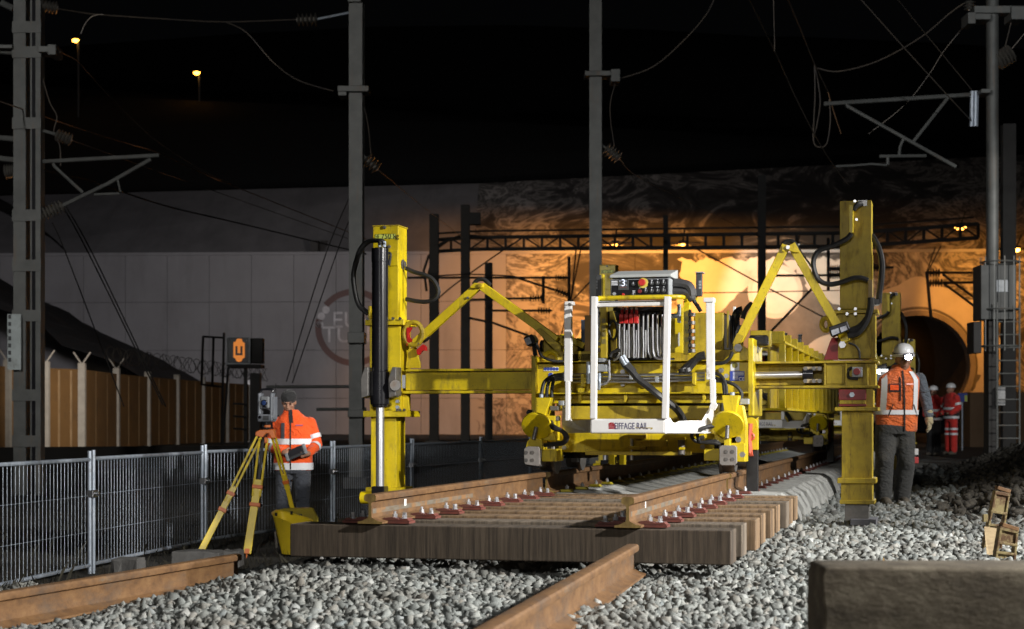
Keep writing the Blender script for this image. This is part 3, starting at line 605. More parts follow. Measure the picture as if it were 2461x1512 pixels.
# wires: each span is one thing
def wire(label, k, pts, Y, r=.011, mat=WIRE, n=6, name='overhead_wire', Y2=None, group='overhead wires'):
    m_ = len(pts); P = [PX(x, y, Y + ((Y2 - Y) * i / (m_ - 1) if Y2 else 0), k) for i, (x, y) in enumerate(pts)]
    o = MB().tube(smooth_path(P, n) if m_ > 2 else P, r, 5).build(name, mat, smooth=True); return tag(o, label, 'wire', group)
wire('slack wire from the left mast top to the centre mast insulator', 'I', [(390, 60), (640, 97), (1100, 128), (1510, 148), (1980, 132)], 30, .013, Y2=33)
wire('drooping jumper cable ending at the centre mast bracket', 'I', [(1510, 148), (1650, 220), (1830, 420), (2000, 540), (2230, 610)], 32, .014, Y2=33)
wire('short jumper curling down at the left near the higher street lamp', 'I', [(690, 98), (620, 110), (570, 160), (540, 230)], 30.5, .011)
wire('long sagging cable from the left mast bracket down to the wall top', 'I', [(400, 350), (520, 415), (700, 610), (960, 870), (1170, 1030), (1400, 1165), (1560, 1240)], 30, .013, Y2=44)
wire('bright messenger wire passing the tip of the left cantilever', 'I', [(-60, 660), (280, 775), (540, 865), (850, 960), (1060, 1025), (1400, 1180), (1560, 1245), (2450, 1600)], 28, .014, COPW, Y2=50)
wire('thin wire below the left cantilever tube running right', 'I', [(480, 940), (760, 1040), (1100, 1165), (1350, 1250), (2450, 1640)], 30, .010, Y2=50)
wire('heavy dark contact wire sloping down across the pale wall', 'I', [(290, 1140), (600, 1210), (830, 1290), (1150, 1390), (1600, 1495), (2450, 1700)], 30, .02, DARKM, Y2=50)
wire('hanging loop wire beside the left mast', 'I', [(285, 520), (330, 680), (380, 780), (360, 880), (400, 980), (405, 1110)], 30, .011)
wire('steep guy wire crossing the pale wall, left of the pair', 'J', [(350, 280), (450, 510), (830, 1512)], 34, .013, DARKM)
wire('steep guy wire crossing the pale wall, first of the close pair', 'J', [(420, 170), (600, 500), (1090, 1500)], 34, .015, DARKM)
wire('steep guy wire crossing the pale wall, second of the close pair', 'J', [(440, 170), (625, 500), (1110, 1512)], 34.2, .015, DARKM)
wire('guy wire rising to the centre mast, left one', 'J', [(2385, 10), (2180, 490), (1915, 1345)], 34, .012, DARKM, 8)
wire('guy wire rising to the centre mast, right one', 'J', [(2420, 60), (2250, 490), (1955, 1355)], 34, .012, DARKM, 8)
wire('drooping cable from the top edge to the console mast bracket', 'D', [(1722, -20), (1700, 30), (1650, 90), (1570, 160), (1486, 190)], 35, .012)
wire('slack cable hanging down the console mast', 'D', [(1478, 200), (1466, 250), (1468, 300), (1476, 352)], 35, .009)
wire('slack cable hanging down the centre mast', 'D', [(868, 228), (884, 300), (892, 384)], 33, .009)
wire('diagonal wire from the console mast insulator toward the portal', 'D', [(1488, 382), (1560, 440), (1830, 570)], 36, .009, Y2=66)
wire('diagonal wire from the centre mast insulator toward the portal', 'D', [(908, 408), (1020, 500), (1110, 570)], 33, .009, Y2=66)
wire('catenary wire falling from the top edge past the right cantilever tip', 'L', [(110, -30), (340, 440), (490, 775), (680, 1150), (830, 1390), (960, 1560)], 24, .011, Y2=36)
wire('second catenary wire falling to the clamp left of the right cantilever', 'L', [(435, -30), (560, 270), (665, 530), (780, 770)], 26, .011, Y2=32)
wire('short bright copper wire under the right cantilever tip', 'L', [(780, 770), (830, 940), (890, 1120)], 32, .012, COPW)
wire('jumper loop hanging at the right cantilever tip', 'L', [(668, 540), (672, 800), (662, 1000), (660, 1180), (700, 1230), (770, 1200), (800, 1000), (790, 830)], 32, .012)
wire('second jumper loop beside the right cantilever tip', 'L', [(672, 560), (715, 830), (690, 1030), (665, 1130)], 32.1, .012)
wire('long wire from the top edge to the right cantilever joint', 'L', [(1040, -20), (1420, 405), (1790, 810), (1985, 1020)], 29, .012, Y2=32)
wire('long wire from the top edge to the right insulator post', 'L', [(1350, -20), (1600, 290), (1980, 750)], 29, .010, Y2=32)
wire('slack cable curving up to the right mast crossarm', 'L', [(690, 570), (870, 598), (1200, 510), (1560, 310), (1800, 110), (1930, 20)], 32, .012)
wire('faint thin wire from the right crossarm down to the left', 'L', [(1900, 240), (1740, 440), (1620, 630), (1420, 880), (1120, 1120)], 32.5, .008)
wire('vertical dropper at the top edge left of the right cantilever', 'L', [(325, -20), (335, 430)], 25.5, .008)
wire('stay wire at the right mast, left of two', 'L', [(2330, 110), (2250, 440)], 32, .01); wire('stay wire at the right mast, right of two', 'L', [(2440, 260), (2300, 430)], 32, .01)
wire('thin wire before the pale disk falling to the right', 'd', [(-150, 520), (0, 595), (500, 870), (1200, 1240)], 66, .03, DARKM)
wire('dark stay rod rising right before the mural', 'd', [(600, 1350), (1080, 850)], 66, .05, DARKM)
wire('level dark wire crossing before the mural', 'd', [(-200, 965), (300, 960), (1300, 940)], 68, .02, DARKM)
for i, (a, c) in enumerate((((1330, 660), (1265, 990)), ((1300, 660), (1268, 990)), ((1400, 860), (1268, 1000)), ((1260, 1000), (1200, 1230)))):
    wire(('inner stay of the left hanging cantilever', 'outer stay of the left hanging cantilever', 'sloping stay right of the left hanging cantilever', 'lower stay under the left hanging cantilever')[i], 'K', [a, c], 66.5, .03, DARKM)
wire('stay from truss to the cantilever right of the tunnel crown, left', 'M', [(940, 540), (870, 740)], 63, .025, DARKM); wire('stay from truss to the cantilever right of the tunnel crown, right', 'M', [(985, 530), (880, 740)], 63, .025, DARKM)
wire('dark wire before the mural low at the left of the console', 'K', [(250, 850), (620, 830), (900, 840)], 66, .03, DARKM); wire('sloping dark wire behind the left link arm', 'K', [(420, 1000), (560, 880), (900, 640)], 67, .03, DARKM)

# ------------------------------------------------------------------ boundary at the left: concrete posts, boards, razor wire
BRD = pm('warm_timber_board', (.185, .10, .035), (.145, .078, .027), .7, .85, dirt=(.10, .06, .03), dscale=1.2)
BAT = pm('pale_batten', (.34, .24, .14), (.26, .17, .09), 3, .85)
CPO = pm('concrete_post', (.42, .41, .40), (.34, .33, .32), 4, .9)
pf = thing('perimeter_fence', 'boarded fence between pale concrete posts with razor wire at the left', 'fence', (0, 0, 0))
posts = [(-75, 49.5), (18, 51.6), (110, 53), (197, 54.5), (280, 59.7), (355, 63.7), (425, 67.7), (487, 71), (545, 74), (600, 77)]
for i, (x, Y) in enumerate(posts):
    p = PX(x, 1012, Y); MB().span(p.x - .11, p.x + .11, Y - .11, Y + .11, -.2, 2.75).build('concrete_post', CPO, pf, .01)
    if i < 5:
        for sg in (-1, 1): MB().bar((p.x, Y, 2.7), (p.x + sg * .27, Y, 3.1), .04, .04, (0, 1, 0)).build('outrigger_arm', CPO, pf)
    if i:
        a = PX(posts[i - 1][0], 1012, posts[i - 1][1]); nb = 3
        for k in range(nb):
            q0 = a.lerp(p, (k + .01) / nb); q1 = a.lerp(p, (k + .99) / nb)
            MB().bar((q0.x, q0.y + .16, 1.27), (q1.x, q1.y + .16, 1.27), .05, 2.56).build('board', BRD, pf)
            if k: MB().span(q0.x - .03, q0.x + .03, q0.y + .06, q0.y + .125, 0, 2.5).build('batten', BAT, pf)
coil = []
a, c = PX(262, 1012, 57.5), PX(640, 1012, 78)
for i in range(560):
    q = a.lerp(c, i / 559); ph = i * .52; coil.append((q.x + .10 * math.sin(i * .9), q.y + .3 * math.cos(ph), 2.72 + .28 + .29 * math.sin(ph) + .12 * (1 - i / 559)))
MB().tube(coil, .012, 4).build('razor_wire', DARKM, pf)
# low dark kerb wall behind the mesh fence
o = MB().prism([(PX(-200, 0, 36).x, 36), (PX(860, 0, 41).x, 41), (PX(1290, 0, 47).x, 47), (PX(1290, 0, 47).x, 47.5), (PX(860, 0, 41).x, 41.5), (PX(-200, 0, 36).x, 36.5)], -.6, .33, 'z').build('low_wall', pm('dark_low_wall', (.012, .011, .010), (.02, .017, .014), 1, .9), None)
tag(o, 'long low dark wall behind the mesh fence', 'wall')
# signal with lit U
SY = 45
t = thing('signal', 'black railway signal box showing a lit orange U on a dark post', 'signal', PX(575, 1012, SY) - Vector((0, 0, CAMZ)), 0)
def sgn(x0, y0, x1, y1, d0, d1): a = PX(x0, y1, SY) - t.location; c = PX(x1, y0, SY) - t.location; return (a.x, c.x, d0, d1, a.z, c.z)
MB().span(*sgn(546, 812, 599, 873, 0, .55)).build('housing', BLK, t, .02); MB().span(*sgn(600, 812, 629, 873, .15, .5)).build('side_box', DARKM, t, .02)
for r_ in ((544, 810, 601, 813), (544, 872, 601, 876), (544, 813, 547, 872), (598, 813, 602, 872)): MB().span(*sgn(*r_, -.05, .02)).build('border', GRY, t)
U_ = lambda pts, a0, a1: MB().prism([((PX(x, y, SY) - t.location).x, (PX(x, y, SY) - t.location).z) for x, y in pts], a0, a1)
shp = [(562, 822), (566, 822), (569, 815), (575, 814), (581, 815), (583, 822), (588, 824), (588, 859), (583, 862), (580, 868), (574, 870), (568, 868), (566, 862), (561, 859), (561, 824)]
U_(shp, -.02, -.003).build('lit_panel', em('signal_orange', (1, .30, .045), .6, (.1, .04, .01)), t)
U_([(566, 832), (566, 854), (583, 854), (583, 832), (578, 832), (578, 849), (571, 849), (571, 832)], -.03, -.0205).build('letter_u', BLK, t)
MB().span(*sgn(584, 880, 592, 1075, .1, .2)).span(*sgn(596, 896, 620, 1075, .3, .6)).build('post', DARKM, t)
MB().span(*sgn(548, 876, 628, 884, -.1, .6)).build('platform', DARKM, t)
for k, pts in enumerate((((488, 808), (484, 925)), ((513, 808), (510, 930)), ((538, 800), (532, 1075)), ((548, 884), (535, 1075)))):
    MB().tube([PX(x, y, SY) - t.location for x, y in pts], .035, 6).build('ladder_rail', DARKM, t)
for pts in (((488, 809), (540, 812)), ((484, 924), (534, 930)), ((560, 970), (595, 972)), ((560, 1000), (595, 1002)), ((560, 1030), (595, 1032))): MB().tube([PX(x, y, SY) - t.location for x, y in pts], .03, 6).build('ladder_rung', DARKM, t)
for pts in (((640, 930), (865, 929)), ((760, 984), (880, 983))):
    o = MB().tube([PX(x, y, 38) for x, y in pts], .035, 8).build('handrail', MAST); tag(o, 'upper grey handrail beside the centre mast' if pts[0][1] < 950 else 'lower short grey handrail beside the centre mast', 'handrail', 'grey handrails by the centre mast')

# ------------------------------------------------------------------ mesh fence panels on the left
FP = [(-4.42, 12.7), (-3.94, 16), (-3.47, 19.2), (-2.36, 22.5), (-1.51, 25.8), (-.53, 29.2), (.35, 32.6), (1.25, 36), (2.2, 39.4)]
FL = ['nearest mesh fence panel, cut by the left frame edge', 'mesh fence panel left of the tripod', 'mesh fence panel directly behind the surveyor', 'mesh fence panel between surveyor and left gantry column', 'mesh fence panel just right of the left gantry column', 'mesh fence panel behind the timber sleepers, left of the machine', 'mesh fence panel seen under the machine body', 'farthest mesh fence panel seen under the machine']
for i in range(8):
    a, c = Vector(FP[i]), Vector(FP[i + 1]); d = c - a; L = d.length - .09; z0 = float(gz(*a)); z1 = float(gz(*c)); zb = min(z0, z1) + .02
    t = thing('mesh_fence_panel', FL[i], 'fence panel', (a.x, a.y, zb), math.atan2(d.y, d.x), 'low wire mesh site fence panels')
    x0 = .04; x1 = x0 + L; Hh = 1.09
    for x in (x0, x1): MB().cyl((x, 0, -.06), (x, 0, Hh + .03), .021, 10).build('post', GAL, t, smooth=True)
    MB().cyl((x0, 0, Hh - .05), (x1, 0, Hh - .05), .018, 8).build('top_rail', GAL, t, smooth=True); MB().cyl((x0, 0, .05), (x1, 0, .05), .018, 8).build('bottom_rail', GAL, t, smooth=True)
    mb = MB(); nw = int(L / .078)
    for k in range(1, nw): mb.tube([(x0 + L * k / nw, .012, .03), (x0 + L * k / nw, .012, Hh - .04)], .0020, 4, False)
    for zz in (.36, .70): mb.tube([(x0, .016, zz), (x1, .016, zz)], .0022, 4, False)
    w_ = mb.build('mesh_infill', GAL, t, kind='stuff')
    MB().box((x1 + .04, -.01, .72), (.13, .07, .07)).cyl((x1 + .04, -.08, .72), (x1 + .04, .05, .72), .02, 8).build('clamp', STL, t, .006)
# ------------------------------------------------------------------ tracks
m_rust, n, l, b = nodes('rusty_rail_steel'); b.inputs['Roughness'].default_value = .75; b.inputs['Metallic'].default_value = .15
c = ramp(n, l, noise(n, l, 11, (1.4, .8, 1.4), 9, .72), [(.3, (.075, .036, .014)), (.5, (.150, .075, .027)), (.72, (.21, .115, .046))])
hd = ramp(n, l, noise(n, l, 3.5, (1.2, .7, 1.6), 8, .75), [(.5, 0), (.66, .7)]); c = mix(n, l, hd, c, (.085, .06, .042))
gsw = ramp(n, l, noise(n, l, 2.2, (2, .6, 5), 7, .7), [(.62, 0), (.70, .6)]); c = mix(n, l, gsw, c, (.13, .115, .09))
c = mix(n, l, ramp(n, l, noise(n, l, 60, (1, 1, 1), 4, .7), [(.55, 0), (.75, .6)]), c, (.07, .03, .012)); l.new(c, b.inputs['Base Color']); bump(n, l, noise(n, l, 90, (1, .5, 1), 5), b, .25, .003)
m_cut, n, l, b = nodes('cut_rail_end'); b.inputs['Roughness'].default_value = .6
c = ramp(n, l, noise(n, l, 30, (1, 1, .3), 6), [(.35, (.12, .075, .02)), (.65, (.27, .18, .05))]); l.new(c, b.inputs['Base Color'])
def wood(name, lo, hi, dark):
    m, n, l, b = nodes(name); b.inputs['Roughness'].default_value = .85
    g = noise(n, l, 6, (9, 1.0, .5), 8, .65); c = ramp(n, l, g, [(.28, dark), (.5, lo), (.72, hi)])
    oi = n.new('ShaderNodeObjectInfo'); v = ramp(n, l, oi.outputs['Random'], [(0, .72), (1, 1.0)]); c = mix(n, l, 1.0, c, v, 'MULTIPLY')
    st = ramp(n, l, noise(n, l, 2.2, (1, 1, 1), 5, .6), [(.52, 0), (.7, .55)]); c = mix(n, l, st, c, (.07, .05, .032)); l.new(c, b.inputs['Base Color'])
    saw = noise(n, l, 16, (3.2, .6, .10), 5, .7); sr = ramp(n, l, saw, [(.36, .45), (.56, 1)]); c = mix(n, l, .8, c, sr, 'MULTIPLY'); l.new(c, b.inputs['Base Color'])
    bump(n, l, noise(n, l, 20, (3, 1, .15), 6, .7), b, .35, .006); return m
WOOD = wood('sawn_oak', (.28, .178, .095), (.39, .265, .15), (.13, .078, .042))
WOODG = wood('greyed_oak', (.19, .15, .11), (.27, .22, .17), (.10, .08, .06))
WOODD = wood('weathered_oak', (.105, .078, .054), (.16, .122, .086), (.05, .036, .025))
RAILP = [(-.075, 0), (.075, 0), (.075, .0115), (.045, .018), (.0105, .036), (.0085, .06), (.0085, .115), (.012, .126), (.034, .134), (.0365, .142), (.036, .160), (.030, .169), (.016, .172), (-.016, .172), (-.030, .169), (-.036, .160), (-.0365, .142), (-.034, .134), (-.012, .126), (-.0085, .115), (-.0085, .06), (-.0105, .036), (-.045, .018), (-.075, .0115)]
def rail(name, L, parent=None, loc=(0, 0, 0), rot=(0, 0, 0), seg=1):
    mb = MB(); mb.prism(RAILP, 0, L); me = mb.mesh(name); me.materials.append(m_rust); me.materials.append(m_cut)
    me.polygons[0].material_index = 1; me.polygons[1].material_index = 1
    o = bpy.data.objects.new(name, me); COL.objects.link(o); o.parent = parent; o.location = loc; o.rotation_euler = rot
    me.shade_smooth(); me.set_sharp_from_angle(angle=math.radians(32)); return o
CLIP = pm('red_oxide_clip', (.17, .042, .03), (.11, .032, .025), 20, .6, dirt=(.1, .05, .03), dscale=15)
BOLT = pm('zinc_bolt', (.62, .63, .66), (.45, .46, .5), 25, .35, .7)
YCLIP = pm('yellow_clip', (.6, .5, .03), (.5, .42, .03), 8, .5)
m1 = MB(); m1.span(.062, .205, -.06, .06, .0, .014).prism([(.05, .016), (.20, .016), (.185, .030), (.135, .024), (.10, .036), (.04, .030)], -.045, .045)
CL = m1.mesh('rail_clip'); CL.materials.append(CLIP)
def boltmesh(tall):
    mb = MB(); h = .024 if tall else .018
    mb.cyl((0, 0, .02), (0, 0, .026), .023, 12).tube([(0, 0, .026), (0, 0, .026 + h)], .017 if tall else .014, 6)
    if tall: mb.cyl((0, 0, .045), (0, 0, .066), .009, 8)
    else: mb.box((0, 0, .050), (.019, .019, .014))
    me = mb.mesh('bolt'); me.materials.append(BOLT); return me
BM = [boltmesh(True), boltmesh(False)]
def obj(name, me, parent, loc, rot=(0, 0, 0)):
    o = bpy.data.objects.new(name, me); COL.objects.link(o); o.parent = parent; o.location = loc; o.rotation_euler = rot; return o
tp = thing('timber_track_panel', 'new track panel of square timber sleepers with two rusty rails and bolted red clips', 'track', (TX, TY, 0), -TH)
ZS, HS = .110, .190
lefts = [0, .10, .22, .05, .12, .02, .08, .0, .05]
for i in range(9):
    mb = MB().span(-1.26 + lefts[i], 1.335 + random.uniform(-.012, .02), -.13, .13, 0, HS); w_ = mb.build('timber_sleeper', WOODD if i == 0 else WOODG if i in (1, 6) else WOOD, tp, .006, loc=(0, .13 + .535 * i, ZS + random.uniform(-.004, .004)))
RL = rail('rail', 4.38, tp, (-.755, -.03, ZS + HS + .006)); RR_ = rail('rail', 4.44, tp, (.755, -.03, ZS + HS + .006))
MB().span(.009, .0105, .62, .66, .075, .115).build('stock_label', pm('paper_label', (.8, .8, .78), None), RL)
MB().span(.009, .0105, .52, .55, .085, .125).build('stock_label', pm('paper_label', (.8, .8, .78), None), RR_)
for r_ in (RL, RR_):
    MB().span(.0087, .0098, .02 if r_ is RL else .05, 2.2, .058, .086).build('web_stripe', pm('grey_web_marking', (.16, .145, .115), (.11, .08, .05), 7, .7, stretch=(4, 1.2, 8), dirt=(.22, .115, .045), dscale=6, dlo=.5, dhi=.6), r_)
for i in range(8):
    for ur in (-.755, .755):
        for sg in (1, -1):
            c_ = obj('rail_clip', CL, tp, (ur, .13 + .535 * i, ZS + HS + .003), (0, 0, 0 if sg > 0 else math.pi))
            obj('bolt', BM[0], c_, (.098, 0, .004), (0, 0, .3 * i)); obj('bolt', BM[1], c_, (.155, .012, .004), (0, 0, .5 * i))
# concrete panel beyond
cp = thing('concrete_track_panel', 'track on pale concrete sleepers with rusty rails running under the machines', 'track', T2W(0, 4.5), -TH)
def csl():
    mb = MB(); rings = []
    for u, zt, hw in ((-1.30, .02, .135), (-1.26, .14, .14), (-1.20, .245, .145), (-1.12, .292, .145), (-.95, .30, .145), (-.55, .297, .145), (-.3, .245, .125), (0, .235, .12), (.3, .245, .125), (.55, .297, .145), (.95, .30, .145), (1.12, .292, .145), (1.20, .245, .145), (1.26, .14, .14), (1.30, .02, .135)):
        rings.append([(u, -hw, 0), (u, -hw, zt * .55), (u, -hw * .90, zt * .94), (u, -hw * .78, zt), (u, hw * .78, zt), (u, hw * .90, zt * .94), (u, hw, zt * .55), (u, hw, 0)])
    return mb.loft(rings).mesh('concrete_sleeper')
CM = csl(); CM.materials.append(CONC); CM.shade_smooth(); CM.set_sharp_from_angle(angle=math.radians(14))
def fast(col):
    mb = MB()
    mb.box((0, 0, .0045), (.34, .10, .009))
    for sg in (-1, 1):
        mb.box((sg * .115, 0, .012), (.09, .11, .018))
    me = mb.mesh('fastening'); me.materials.append(col); return me
def fbolt():
    mb = MB()
    mb.tube([(0, 0, .024), (0, 0, .048)], .017, 6).cyl((0, 0, .045), (0, 0, .06), .008, 6)
    me = mb.mesh('bolt'); me.materials.append(BOLT); return me
FS = [fast(YCLIP), fast(CLIP)]; FB = fbolt()
for i in range(36):
    o = obj('concrete_sleeper', CM, cp, (random.uniform(-.012, .012), .30 + i * .6, -.004))
    for ur, me in ((-.755, FS[0]), (.755, FS[1])):
        f_ = obj('fastening', me, o, (ur, 0, .302)); 
    for ur in (-.755, .755):
        for sg in (-.12, .12): obj('bolt', FB, o, (ur + sg, 0, .3022))
rail('rail', 22, cp, (-.755, .02, .302)); rail('rail', 22, cp, (.755, .02, .302))

# loose rails in the foreground
def loose_rail(label, p0, p1, hscale=1):
    p0, p1 = Vector(p0), Vector(p1); d = p1 - p0; L = d.length
    o = rail('loose_rail', L); o.location = p0; o.rotation_euler = (math.asin(d.z / L), 0, math.atan2(-d.x, d.y)); return tag(o, label, 'rail', 'loose rails lying on the ballast')
pa, pb = Vector((-2.86, 6.4, -.062)), Vector((-1.655, 10.25, -.068)); loose_rail('cut rusty rail lying on ballast at the left, running out of the frame', pa, pb)
pa, pb = Vector((-.30, 4.6, .045)), Vector((.660, 9.36, .055)); loose_rail('cut rusty rail lying in the centre foreground before the timber sleepers', pa, pb)
# ------------------------------------------------------------------ track laying gantries
GO = thing('track_gantry', 'nearest yellow track laying gantry with white frame and control console', 'gantry machine', T2W(0, S0), -TH, 'yellow track laying gantries in a row')
def ext(k, x0, y0, x1, y1, v): a = LG(k, x0, y1, v); c = LG(k, x1, y0, v); return a.x, c.x, a.z, c.z
def Bx(name, k, x0, y0, x1, y1, v0, v1, mat=YEL, par=None, bev=.004):
    u0, u1, z0, z1 = ext(k, x0, y0, x1, y1, v0); return MB().span(u0, u1, v0, v1, z0, z1).build(name, mat, par or GO, bev)
def Po(name, k, pts, v0, v1, mat=YEL, par=None, bev=.003):
    P = [LG(k, x, y, v0) for x, y in pts]; return MB().prism([(p.x, p.z) for p in P], v0, v1).build(name, mat, par or GO, bev)
def Ho(name, k, pts, v, r=.014, mat=RUB, par=None, n=6):
    P = [LG(k, p[0], p[1], v if len(p) < 3 else p[2]) for p in pts]; return MB().tube(smooth_path(P, n), r, 8).build(name, mat, par or GO, smooth=True)
def Bo(k, pts, v, r=.018, mat=STL, par=None, name='bolt_head', L=.02):
    for x, y in pts: p = LG(k, x, y, v); MB().tube([p, p - Vector((0, L, 0))], r, 6).build(name, mat, par or GO)
def Cy(name, k, x0, y0, x1, y1, v, r, mat, par=None, n=20, r2=None):
    return MB().cyl(LG(k, x0, y0, v), LG(k, x1, y1, v), r, n, r2).build(name, mat, par or GO, .003, True)
def Bar(name, k, x0, y0, x1, y1, v, w, h, mat=YEL, par=None, v2=None, bev=.004):
    return MB().bar(LG(k, x0, y0, v), LG(k, x1, y1, v if v2 is None else v2), w, h, (0, 1, 0)).build(name, mat, par or GO, bev)
SIGNY = pm('pale_yellow_sign', (.55, .62, .12), (.5, .56, .1), 4, .5); INK = pm('black_ink', (.01, .01, .01)); NAVY = pm('navy_ink', (.03, .03, .12)); CRIM = pm('crimson_ink', (.35, .02, .03)); BLUE = pm('blue_print', (.03, .06, .35)); WPAP = pm('white_sticker', (.7, .72, .78))
# ---- left column
lt = Bx('column_tube', 'D', 896, 543, 956.5, 980, 0, .254)
Bx('top_cap', 'D', 894, 540, 958, 545, -.006, .26, YELWS, lt, .002)
Bx('access_plate', 'D', 899, 602, 955, 640, -.012, -.001, YEL, lt, .002); Bo('A', [(455, 128), (500, 318)], -.001, .014, DST, lt)
sg = Bx('capacity_sign', 'A', 360, 193, 556, 241, -.006, -.001, SIGNY, lt, 0)
Bx('sign_border', 'A', 357, 190, 559, 244, -.004, -.001, INK, lt, 0)
p = LG('A', 480, 217, -.0065); text('4 750 kg', 'lettering', .062, FACE(p), INK, sg, .0008)
p = LG('A', 388, 217, -.0065); MB().span(p.x - .012, p.x + .008, p.y - .001, p.y, p.z - .018, p.z - .004).bar((p.x, p.y, p.z), (p.x, p.y, p.z + .02), .003, .003).build('lift_symbol', pm('olive_ink', (.25, .28, .03)), sg)
u0, u1, z0, z1 = ext('D', 896, 543, 956.5, 775, 0)
MB().cyl((u1, .12, z1 - .33), (u1 + .012, .12, z1 - .33), .045, 14).cyl((u1 + .012, .12, z1 - .33), (u1 + .03, .12, z1 - .33), .028, 14).build('side_boss', DST, lt, .002)
Bx('column_flange', 'D', 877, 767, 969, 782, -.07, .33); Bo('D', [(884, 766), (905, 766), (920, 766), (945, 766), (962, 766)], -.07, .014, STL, None, 'flange_bolt')
ls = Bx('column_sleeve', 'D', 888, 782, 962, 988, -.02, .28)
Bx('column_flange', 'D', 872, 987, 976, 1002, -.07, .34); Bo('D', [(955, 985), (962, 985), (972, 985)], -.07, .012, STL, None, 'flange_bolt')
lo_ = Bx('column_foot_tube', 'D', 891, 1002, 952, 1215, 0, .26)
Bx('foot_flange', 'D', 878, 1172, 962, 1186, -.05, .31); 
a = LG('D', 890, 1182, -.1); MB().cyl((a.x - .08, -.12, a.z - .05), (a.x + .30, -.12, a.z - .05), .055, 16).build('foot_roller', YEL, GO, .004, True)
MB().span(a.x - .02, a.x + .20, 0, .24, -.45, a.z).build('inner_leg', DST, GO)
Po('gusset', 'F', [(556, 0), (620, -35), (655, 110), (655, 145), (540, 145)], .06, .09, YEL); Po('gusset', 'F', [(515, 350), (560, 375), (572, 490), (515, 490)], .04, .07, YEL)
Bx('side_rib', 'A', 288, 905, 306, 1035, -.06, .0); 
# lifting cylinder
c0 = LG('D', 913, 597, -.14); c1 = LG('D', 913, 978, -.14); c2 = LG('D', 910, 1168, -.14)
cy = MB().cyl((c0.x, -.14, c0.z), (c0.x, -.14, c1.z + .25), .072, 28).build('lifting_cylinder', BLK, GO, .004, True)
MB().cyl((c0.x, -.14, c0.z + .001), (c0.x, -.14, c0.z - .12), .0755, 28).build('cylinder_head', BLK, cy, .004, True)
MB().cyl((c0.x, -.14, c1.z + .31), (c0.x, -.14, c1.z + .02), .085, 28).cyl((c0.x - .03, -.14, c1.z + .30), (c0.x + .03, -.14, c1.z + .30), .06, 16).cyl((c0.x, -.14, c1.z + .04), (c0.x, -.14, c1.z), .07, 24).build('gland', BLK, cy, .004, True)
MB().cyl((c0.x, -.14, c1.z + .01), (c0.x, -.14, c2.z), .037, 24).build('piston_rod', CHR, cy, 0, True)
MB().span(c0.x - .062, c0.x + .055, -.20, -.07, c2.z - .1, c2.z).build('rod_foot', BLK, GO, .01)
for sgn_, xx in ((-1, 872), (1, 946)):
    q = [( -.03, .0), (.035, .02), (.035, .27), (.0, .27), (-.035, .17), (-.035, .09)]
    o = LG('D', xx, 957, -.17); MB().prism([(o.x + .03 + a_ * sgn_ * -1 if sgn_ < 0 else o.x + a_, o.z + b_) for a_, b_ in q], -.22, -.06).build('trunnion_plate', DST, GO, .006)
Bo('F', [(480, 165), (478, 212), (478, 368), (478, 415), (478, 462)], -.07, .016, GAL, None, 'trunnion_bolt', .03)
MB().cyl(LG('F', 455, 285, -.24), LG('F', 455, 285, -.10), .05, 18).build('trunnion_pin', DST, GO, .004, True)
Bx('rating_plate', 'F', 510, 202, 536, 308, -.026, -.021, GRY, None, .001)
for x_ in (404, 446):
    p = LG('A', x_, 322, -.15); MB().cyl(p, p + Vector((0, 0, .05)), .018, 8).build('hose_fitting', GAL, cy, 0, True)
Ho('hose', 'A', [(446, 300, -.15), (438, 270, -.15), (400, 258, -.15), (290, 265, -.1), (210, 340, -.05), (165, 470, 0), (140, 600, 0), (155, 760, 0), (195, 900, 0), (285, 985, 0)], -.1, .019)
Ho('hose', 'A', [(404, 298, -.16), (398, 268, -.16), (300, 275, -.1), (225, 350, -.05), (178, 480, .0), (152, 600, .02), (165, 760, .02), (205, 890, .02), (290, 965, .02)], -.1, .014)
Ho('hose', 'A', [(660, 530), (740, 568), (850, 598), (925, 640), (975, 715), (985, 780), (950, 835), (880, 862), (780, 860), (660, 838)], .14, .019); Ho('hose', 'A', [(495, 375), (510, 400), (500, 480), (495, 505)], -.1, .012)
# eye bracket and red lever
Po('lifting_eye_plate', 'A', [(667, 1118), (720, 1118), (690, 1170), (690, 1215), (725, 1245), (667, 1302)], -.02, .02, RED)
p = LG('A', 735, 1180, 0); MB().tube([(p.x + .085 * math.cos(a_), 0, p.z + .10 * math.sin(a_)) for a_ in [j * 2 * math.pi / 20 for j in range(21)]], .022, 8, False).build('lifting_eye', YELWS, GO, 0, True)
Po('lock_lever', 'A', [(765, 1340), (830, 1285), (862, 1310), (862, 1350), (825, 1348), (785, 1395), (770, 1380)], .0, .04, RED); Cy('sensor', 'A', 845, 1215, 870, 1245, .06, .04, BLK)
# ---- left beam
Bx('cross_beam', 'D', 974, 893, 1285, 938, .03, .22); Bx('beam_flange', 'D', 974, 885, 1290, 893, -.01, .26); Bx('beam_flange', 'D', 966, 938, 1290, 946, -.01, .26)
